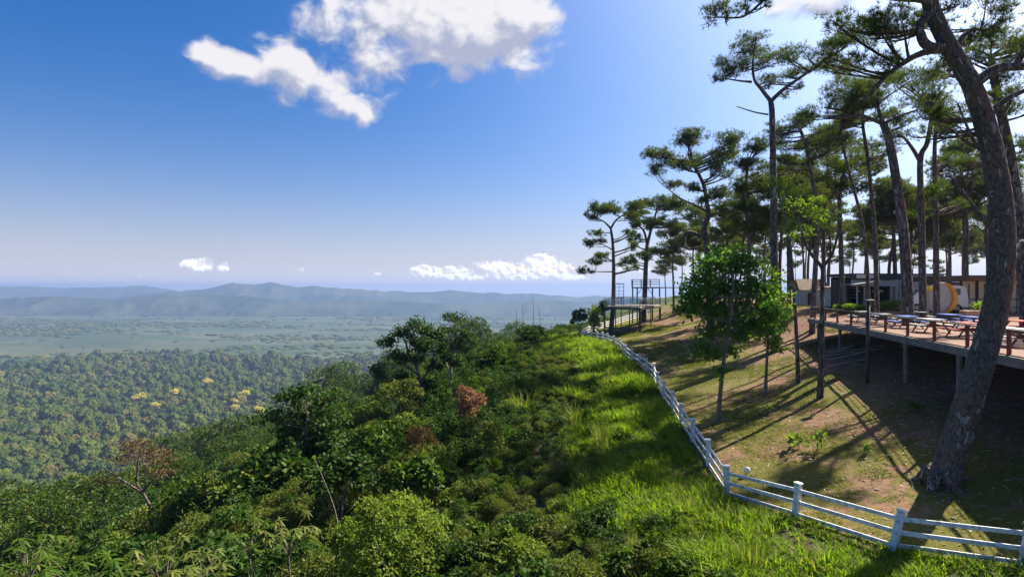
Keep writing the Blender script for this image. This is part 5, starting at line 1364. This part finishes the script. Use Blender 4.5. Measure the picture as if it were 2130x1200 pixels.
        st.tube([(0, 0, -lift - .3), (.1, .05, -lift * .5), (0, 0, 0)], .03, 5); o = st.build('stems', M['stem'], t); o.location.z = lift
    # young plants on the bare soil
    for i, (px, py, sc, lab) in enumerate(((1662, 935, 1.0, 'bright leafed seedling on the turf behind the second rail'), (1700, 938, .8, 'low leafy seedling right beside the bright leafed one'), (1595, 862, .7, 'yellow green seedling at the foot of the sapling'), (1806, 945, .5, 'tiny pale seedling on the bare soil'), (1905, 862, .7, 'shaded seedling in the dark under the deck'), (1490, 745, .8, 'small palm like seedling under the leafy tree'))):
        rng = np.random.default_rng(120 + i); p = hit(px, py); t = thing('seedling', lab, 'plant', p, group='seedlings on the turf')
        mb, lc, lr = clump_mesh('s', 46, .36 * sc, .75 * sc, .30 * sc, .16 * sc, rng, 'round', 4); mb.build('leaves', M['yellowgreen'] if i != 4 else M['bush'], t)
        st = MB(); st.tube([(0, 0, -.1), (.02, 0, .5 * sc)], .012, 5); st.build('stem', M['stem'], t)
slope_things()

# ------------------------------------------------------------------ what nobody could count: grass, turf, undergrowth, forest
def jitter_grid(x0, x1, y0, y1, step, rng):
    nx, ny = int((x1 - x0) / step), int((y1 - y0) / step)
    X, Y = np.meshgrid(np.arange(nx), np.arange(ny), indexing='ij')
    x = x0 + (X.ravel() + rng.uniform(0, 1, X.size)) * step; y = y0 + (Y.ravel() + rng.uniform(0, 1, X.size)) * step
    return x, y
def in_view(x, y, margin=.12):
    return (np.abs(x) < (np.abs(y) * .9 + 6) * (1 + margin)) & (y > 4)
def scatter_sets():
    rng = np.random.default_rng(500)
    # tall grass outside the fence
    x, y = jitter_grid(-4, 22, 7, 90, .21, rng); d = edge_d(x, y)
    w = vnoise(x / 2.2, y / 2.2, 71)
    lim = 6.0 + 5 * (vnoise(x / 4, y / 4, 72) - .5)
    k = in_view(x, y) & (d > -.1) & (d < lim) & (rng.random(len(x)) < np.where(y > 45, .55, .95) * np.clip(.45 + w, 0, 1))
    x, y, d = x[k], y[k], d[k]; z = height(x, y) - .03
    sc = (.42 + 1.05 * vnoise(x / 1.5, y / 1.5, 73) ** 1.3) * np.where(d < .5, .62, 1.0) * rng.uniform(.75, 1.25, len(x)) * np.where(y > 40, 1.3, 1)
    rot = np.stack([rng.normal(size=len(x)) * .14, rng.normal(size=len(x)) * .14, rng.uniform(0, 6.28, len(x))], 1)
    pr = [(grass_mesh('grass_tuft', 15, .60, .046, .16, np.random.default_rng(600 + i), .75, 3), M['grass']) for i in range(4)] + [(grass_mesh('grass_tuft', 12, .80, .022, .14, np.random.default_rng(650), .9, 4), M['reed'])]
    idx = rng.integers(0, 4, len(x)); idx[rng.random(len(x)) < .05 + .25 * (vnoise(x / 2.5, y / 2.5, 74) > .72)] = 4
    instancer('grass', 'lush bright green grass on the slope outside the fence', np.stack([x, y, z], 1), rot, np.repeat(sc[:, None], 3, 1), idx, pr)
    # short turf inside the fence
    x, y = jitter_grid(6, 46, 10, 100, .19, rng); d = edge_d(x, y)
    m = vnoise(x / 3.2, y / 3.2, 81) * .6 + vnoise(x / 1.1, y / 1.1, 82) * .4 + np.clip((d + 14) / 14, 0, 1) * .18
    k = in_view(x, y) & (d < -.1) & (d > -26) & (m > .61) & (rng.random(len(x)) < np.where(y > 50, .5, .9))
    x, y = x[k], y[k]; z = height(x, y) - .02; n = len(x); sc = rng.uniform(.6, 1.3, n) * np.where(y > 45, 1.5, 1)
    pr = [(grass_mesh('turf_tuft', 16, .13, .014, .13, np.random.default_rng(700 + i), .9, 2), M['turf']) for i in range(3)]
    instancer('short_grass', 'short olive turf in patches inside the fence', np.stack([x, y, z], 1), np.stack([np.zeros(n), np.zeros(n), rng.uniform(0, 6.28, n)], 1), np.stack([sc, sc, sc * .9], 1), rng.integers(0, 3, n), pr)
    # leaf litter
    x, y = jitter_grid(6, 34, 11, 70, .25, rng); d = edge_d(x, y); k = in_view(x, y) & (d < -.3) & (rng.random(len(x)) < .25 + .75 * vnoise(x / 1.8, y / 1.8, 88)); x, y = x[k], y[k]; n = len(x)
    mb = MB(); c = np.stack([x, y, height(x, y) + .02], 1); ax = rng.normal(size=(n, 3)) * np.array([1, 1, .15]); leaf_cards(mb, c, ax, .12 * rng.uniform(.6, 1.5, n), .06, rng, .1, 4.0)
    o = mb.build('fallen_leaves', M['litter']); tag(o, 'dry pale leaves littering the soil inside the fence', kind='stuff')
    # twigs and cones dropped by the pines
    mb = MB(); x, y = jitter_grid(8, 30, 12, 60, .9, rng); d = edge_d(x, y); k = in_view(x, y) & (d < -.5) & (rng.random(len(x)) < .75)
    for a, b in zip(x[k], y[k]):
        th = rng.uniform(0, 6.28); L = rng.uniform(.12, .55); z0 = hz(a, b) + .025; c, s_ = math.cos(th) * L, math.sin(th) * L
        mb.tube([(a, b, z0), (a + c * .5, b + s_ * .5, z0 + rng.uniform(.0, .05)), (a + c, b + s_, hz(a + c, b + s_) + .02)], [.012, .010, .005], 4, cap=False)
    o = mb.build('fallen_twigs', M['rawwood']); tag(o, 'fallen twigs scattered over the soil under the pines', kind='stuff')
    mb = MB(); x, y = jitter_grid(8, 30, 12, 60, 1.3, rng); d = edge_d(x, y); k = in_view(x, y) & (d < -.5) & (rng.random(len(x)) < .6)
    for a, b in zip(x[k], y[k]):
        r = rng.uniform(.03, .10); u = np.array([(0, 0, .6), (1, 0, .1), (.3, .9, .15), (-.8, .6, .1), (-.8, -.6, .12), (.3, -.95, .1), (0, 0, -.6)]) * rng.uniform(.7, 1.2, (7, 1)) * r
        mb.add(u + np.array([a, b, hz(a, b) + r * .15]), tris=[(0, i, i % 5 + 1) for i in range(1, 6)] + [(6, i % 5 + 1, i) for i in range(1, 6)])
    o = mb.build('pebbles', M['tan_stone']); tag(o, 'small stones and cones scattered on the bare soil', kind='stuff')
    # undergrowth: leafy clumps, thicker and taller down the slope
    prs = []
    for i, (mat, L, W, shp, n) in enumerate((('bush', .17, .10, 'diamond', 900), ('bush_dark', .22, .13, 'round', 520), ('bush_olive', .13, .075, 'diamond', 1000), ('bush', .30, .17, 'round', 330), ('bush_dark', .16, .09, 'diamond', 950), ('bush_lime', .14, .08, 'diamond', 850))):
        mb, _, _ = clump_mesh('clump', n, 1.0, 1.5, L, W, np.random.default_rng(800 + i), shp, 6); prs.append((mb.mesh('leafy_clump'), M[mat]))
    for i, mat in enumerate(('bush', 'bush_olive')):
        mb, st = frond_mesh(np.random.default_rng(830 + i), 12, 1.5, .26); prs.append((mb.mesh('fern'), M[mat]))
    mb, st = palmate_mesh(np.random.default_rng(840), 18, .9, 1.4, .34); prs.append((mb.mesh('fingered'), M['bush']))
    prs.append((grass_mesh('reed', 46, 1.5, .03, .35, np.random.default_rng(850), .5, 4), M['reed']))
    x, y = jitter_grid(-75, 22, 6, 128, .66, rng); d = edge_d(x, y)
    dens = np.interp(d, [1, 3.5, 6, 12, 20, 70], [.8, .6, .95, 1.0, .95, .7]) * np.where(y > 70, .7, 1)
    lim2 = 4.2 + 5 * (vnoise(x / 4, y / 4, 72) - .5); lim2 = np.where(rng.random(len(x)) < .10, .9, lim2)
    for cx_, cy_, cr_ in CLEAR: dens = np.where((np.hypot(x - cx_, y - cy_) < cr_) | ((np.abs(x - cx_ * y / cy_) < cr_ * .8) & (y < cy_) & (y > cy_ - 2.6)), dens * .25, dens)
    k = in_view(x, y, .3) & (d > lim2) & (d < 68) & (rng.random(len(x)) < dens)
    x, y, d = x[k], y[k], d[k]; n = len(x)
    big = np.interp(d, [1, 3, 5, 9, 14, 20, 30, 60], [.20, .26, .34, .58, .80, 1.02, 1.3, 1.75]) * rng.uniform(.65, 1.35, n) * (.75 + .5 * vnoise(x / 4, y / 4, 91))
    lift = np.interp(d, [0, 12, 16, 20, 26, 40, 68], [0, .0, .6, 2.0, 3.4, 4.6, 5.2]) * (.35 + .9 * vnoise(x / 4.5, y / 4.5, 92)) * rng.uniform(.5, 1.1, n) * np.interp(y, [34, 46, 60], [1, .62, .35])
    z = height(x, y) - .08 + lift
    idx = rng.choice(len(prs), n, p=[.17, .10, .13, .10, .11, .07, .10, .09, .06, .07])
    patch = vnoise(x / 3.5, y / 3.5, 93); idx = np.where((patch > .68) & (rng.random(n) < .7), 2, idx); idx = np.where((patch < .30) & (rng.random(n) < .7), 1, idx)
    sc = np.stack([big, big, big * rng.uniform(.75, 1.15, n)], 1)
    instancer('undergrowth', 'dense tangled shrubs and saplings covering the steep slope', np.stack([x, y, z], 1), np.stack([rng.normal(size=n) * .15, rng.normal(size=n) * .15, rng.uniform(0, 6.28, n)], 1), sc, idx, prs)
    # dark stems under the canopy, so it does not hover
    st = MB(); q = rng.choice(n, min(n, 2600), replace=False)
    for j in q:
        if lift[j] > .8: st.tube([(x[j] + rng.normal() * .2, y[j] + rng.normal() * .2, z[j] - lift[j] - .3), (x[j], y[j], z[j] + .5 * big[j])], [.05, .025], 4, cap=False)
    o = st.build('thicket_stems', M['stem']); tag(o, 'thin dark stems under the slope thicket', kind='stuff')
    # valley forest
    def crown(seed, n, L, H=1.15):
        return crown_mesh(seed, 4 if n > 200 else 2, H, n // 2)
    fp = [(crown(900 + i, 420, .34).mesh('canopy'), M['forest']) for i in range(4)]
    for i in range(3):
        mb, _, _ = clump_mesh('c', 3000, 1.0, 1.25, .095, .06, np.random.default_rng(930 + i), 'diamond', 9, hollow=.7); fp.append((mb.mesh('near_canopy'), M['canopy_near']))
    xs, ys, ss = [], [], []
    for r0, r1, sp, s0 in ((55, 170, 3.2, 2.3), (170, 420, 4.6, 3.5), (420, 900, 5.2, 3.7), (900, 1500, 6.6, 4.3), (1500, 2300, 9.0, 5.4)):
        na = int(1.72 * (r0 + r1) / 2 / sp); nr = int((r1 - r0) / sp)
        R_, A_ = np.meshgrid(np.arange(nr), np.arange(na), indexing='ij')
        r = r0 + (R_.ravel() + rng.uniform(0, 1, R_.size)) * sp; a = -.86 + (A_.ravel() + rng.uniform(0, 1, R_.size)) * (1.72 / na)
        x_, y_ = r * np.sin(a), r * np.cos(a); d_ = edge_d(x_, y_)
        k = (d_ > np.where(y_ > 46, 68, 58)) & (a < .30) & (y_ < 1720 + 260 * vnoise(x_ / 300, x_ * 0 + 3.3, 17))
        xs.append(x_[k]); ys.append(y_[k]); ss.append(np.full(k.sum(), s0))
    x, y, s = map(np.concatenate, (xs, ys, ss)); n = len(x)
    keep = (vnoise(x / 45, y / 45, 95) * .6 + rng.random(n) * .4) > .20; x, y, s = x[keep], y[keep], s[keep]; n = len(x)
    s = 1.12 * s * np.clip(rng.lognormal(-.22, .58, n), .38, 2.5) * (.75 + .5 * vnoise(x / 70, y / 70, 96)); z = height(x, y) + s * rng.uniform(.0, 1.0, n)
    instancer('valley_forest', 'unbroken green forest canopy spreading over the valley floor', np.stack([x, y, z], 1), np.stack([np.zeros(n), np.zeros(n), rng.uniform(0, 6.28, n)], 1), np.stack([s, s, s * rng.uniform(.8, 1.2, n)], 1), np.where(np.hypot(x, y) < 480, 4 + rng.integers(0, 3, n), rng.integers(0, 4, n)), fp)
    # hedgerows and copses on the plain beyond
    x, y = jitter_grid(-7600, 4200, 1850, 6200, 40, rng)
    v = fbm(x / 900, y / 260, 97, 4); k = (np.abs(x / y) < .98) & (x / y < .35) & ((v > .045) | (rng.random(len(x)) < .03)); x, y = x[k], y[k]; n = len(x)
    s = rng.uniform(8, 17, n) * np.interp(y, [2000, 8000], [.8, 1.7]); fp2 = [(crown(950, 150, .5, .9).mesh('copse'), M['forest'])]
    instancer('far_treeline', 'dark hedgerows and copses streaking the hazy plain', np.stack([x, y, height(x, y) + 1], 1), np.stack([np.zeros(n), np.zeros(n), rng.uniform(0, 6.28, n)], 1), np.stack([s * 1.7, s, s * .55], 1), np.zeros(n, int), fp2)
scatter_sets()

def flowering():
    labs = ['yellow flowering tree lowest of the left pair in the forest', 'yellow flowering tree just above the lowest left one', 'brightest yellow flowering tree in the right cluster of the forest', 'yellow flowering tree lowest of the right cluster', 'single yellow flowering tree highest in the forest', 'pale yellow flowering tree above the brightest one', 'yellow flowering tree below the brightest one', 'faint yellow flowering tree left of the lowest pair']
    for i, (px, py) in enumerate(((325, 856), (362, 828), (493, 845), (541, 864), (430, 805), (510, 831), (488, 860), (286, 839))):
        p = hit(px, py + 4, 300, 2400); R = 9.5 * p.y / F; rng = np.random.default_rng(1300 + i)
        t = thing('flowering_tree', labs[i], 'tree', p, group='yellow flowering trees in the forest')
        mb, _, _ = clump_mesh('c', 420, R * .9, R * 1.1, R * .28, R * .2, rng, 'diamond', 7, hollow=.7); o = mb.build('crown', M['flower'], t); o.location.z = R * .75 + 4
        st = MB(); st.tube([(0, 0, -1), (0, 0, R * 1.2 + 4)], [R * .08, R * .04], 6); st.build('trunk', M['stem'], t)
flowering()
# ------------------------------------------------------------------ haze over the valley
HAZE = True
def make_haze():
    mb = MB(); mb.box((0, 0, -83.5), (27200, 27200, 363))
    m = bpy.data.materials.new('valley_haze'); m.use_nodes = True
    k = NT(m.node_tree); k.n.clear(); out = k.node('ShaderNodeOutputMaterial')
    v = k.node('ShaderNodeVolumePrincipled')
    v.inputs['Color'].default_value = (.245, .355, .61, 1); v.inputs['Density'].default_value = 1.45e-4; v.inputs['Anisotropy'].default_value = .2
    k.l.new(v.outputs[0], out.inputs['Volume'])
    o = mb.build('haze', m); tag(o, 'pale blue haze filling the valley', kind='stuff')
if HAZE: make_haze()
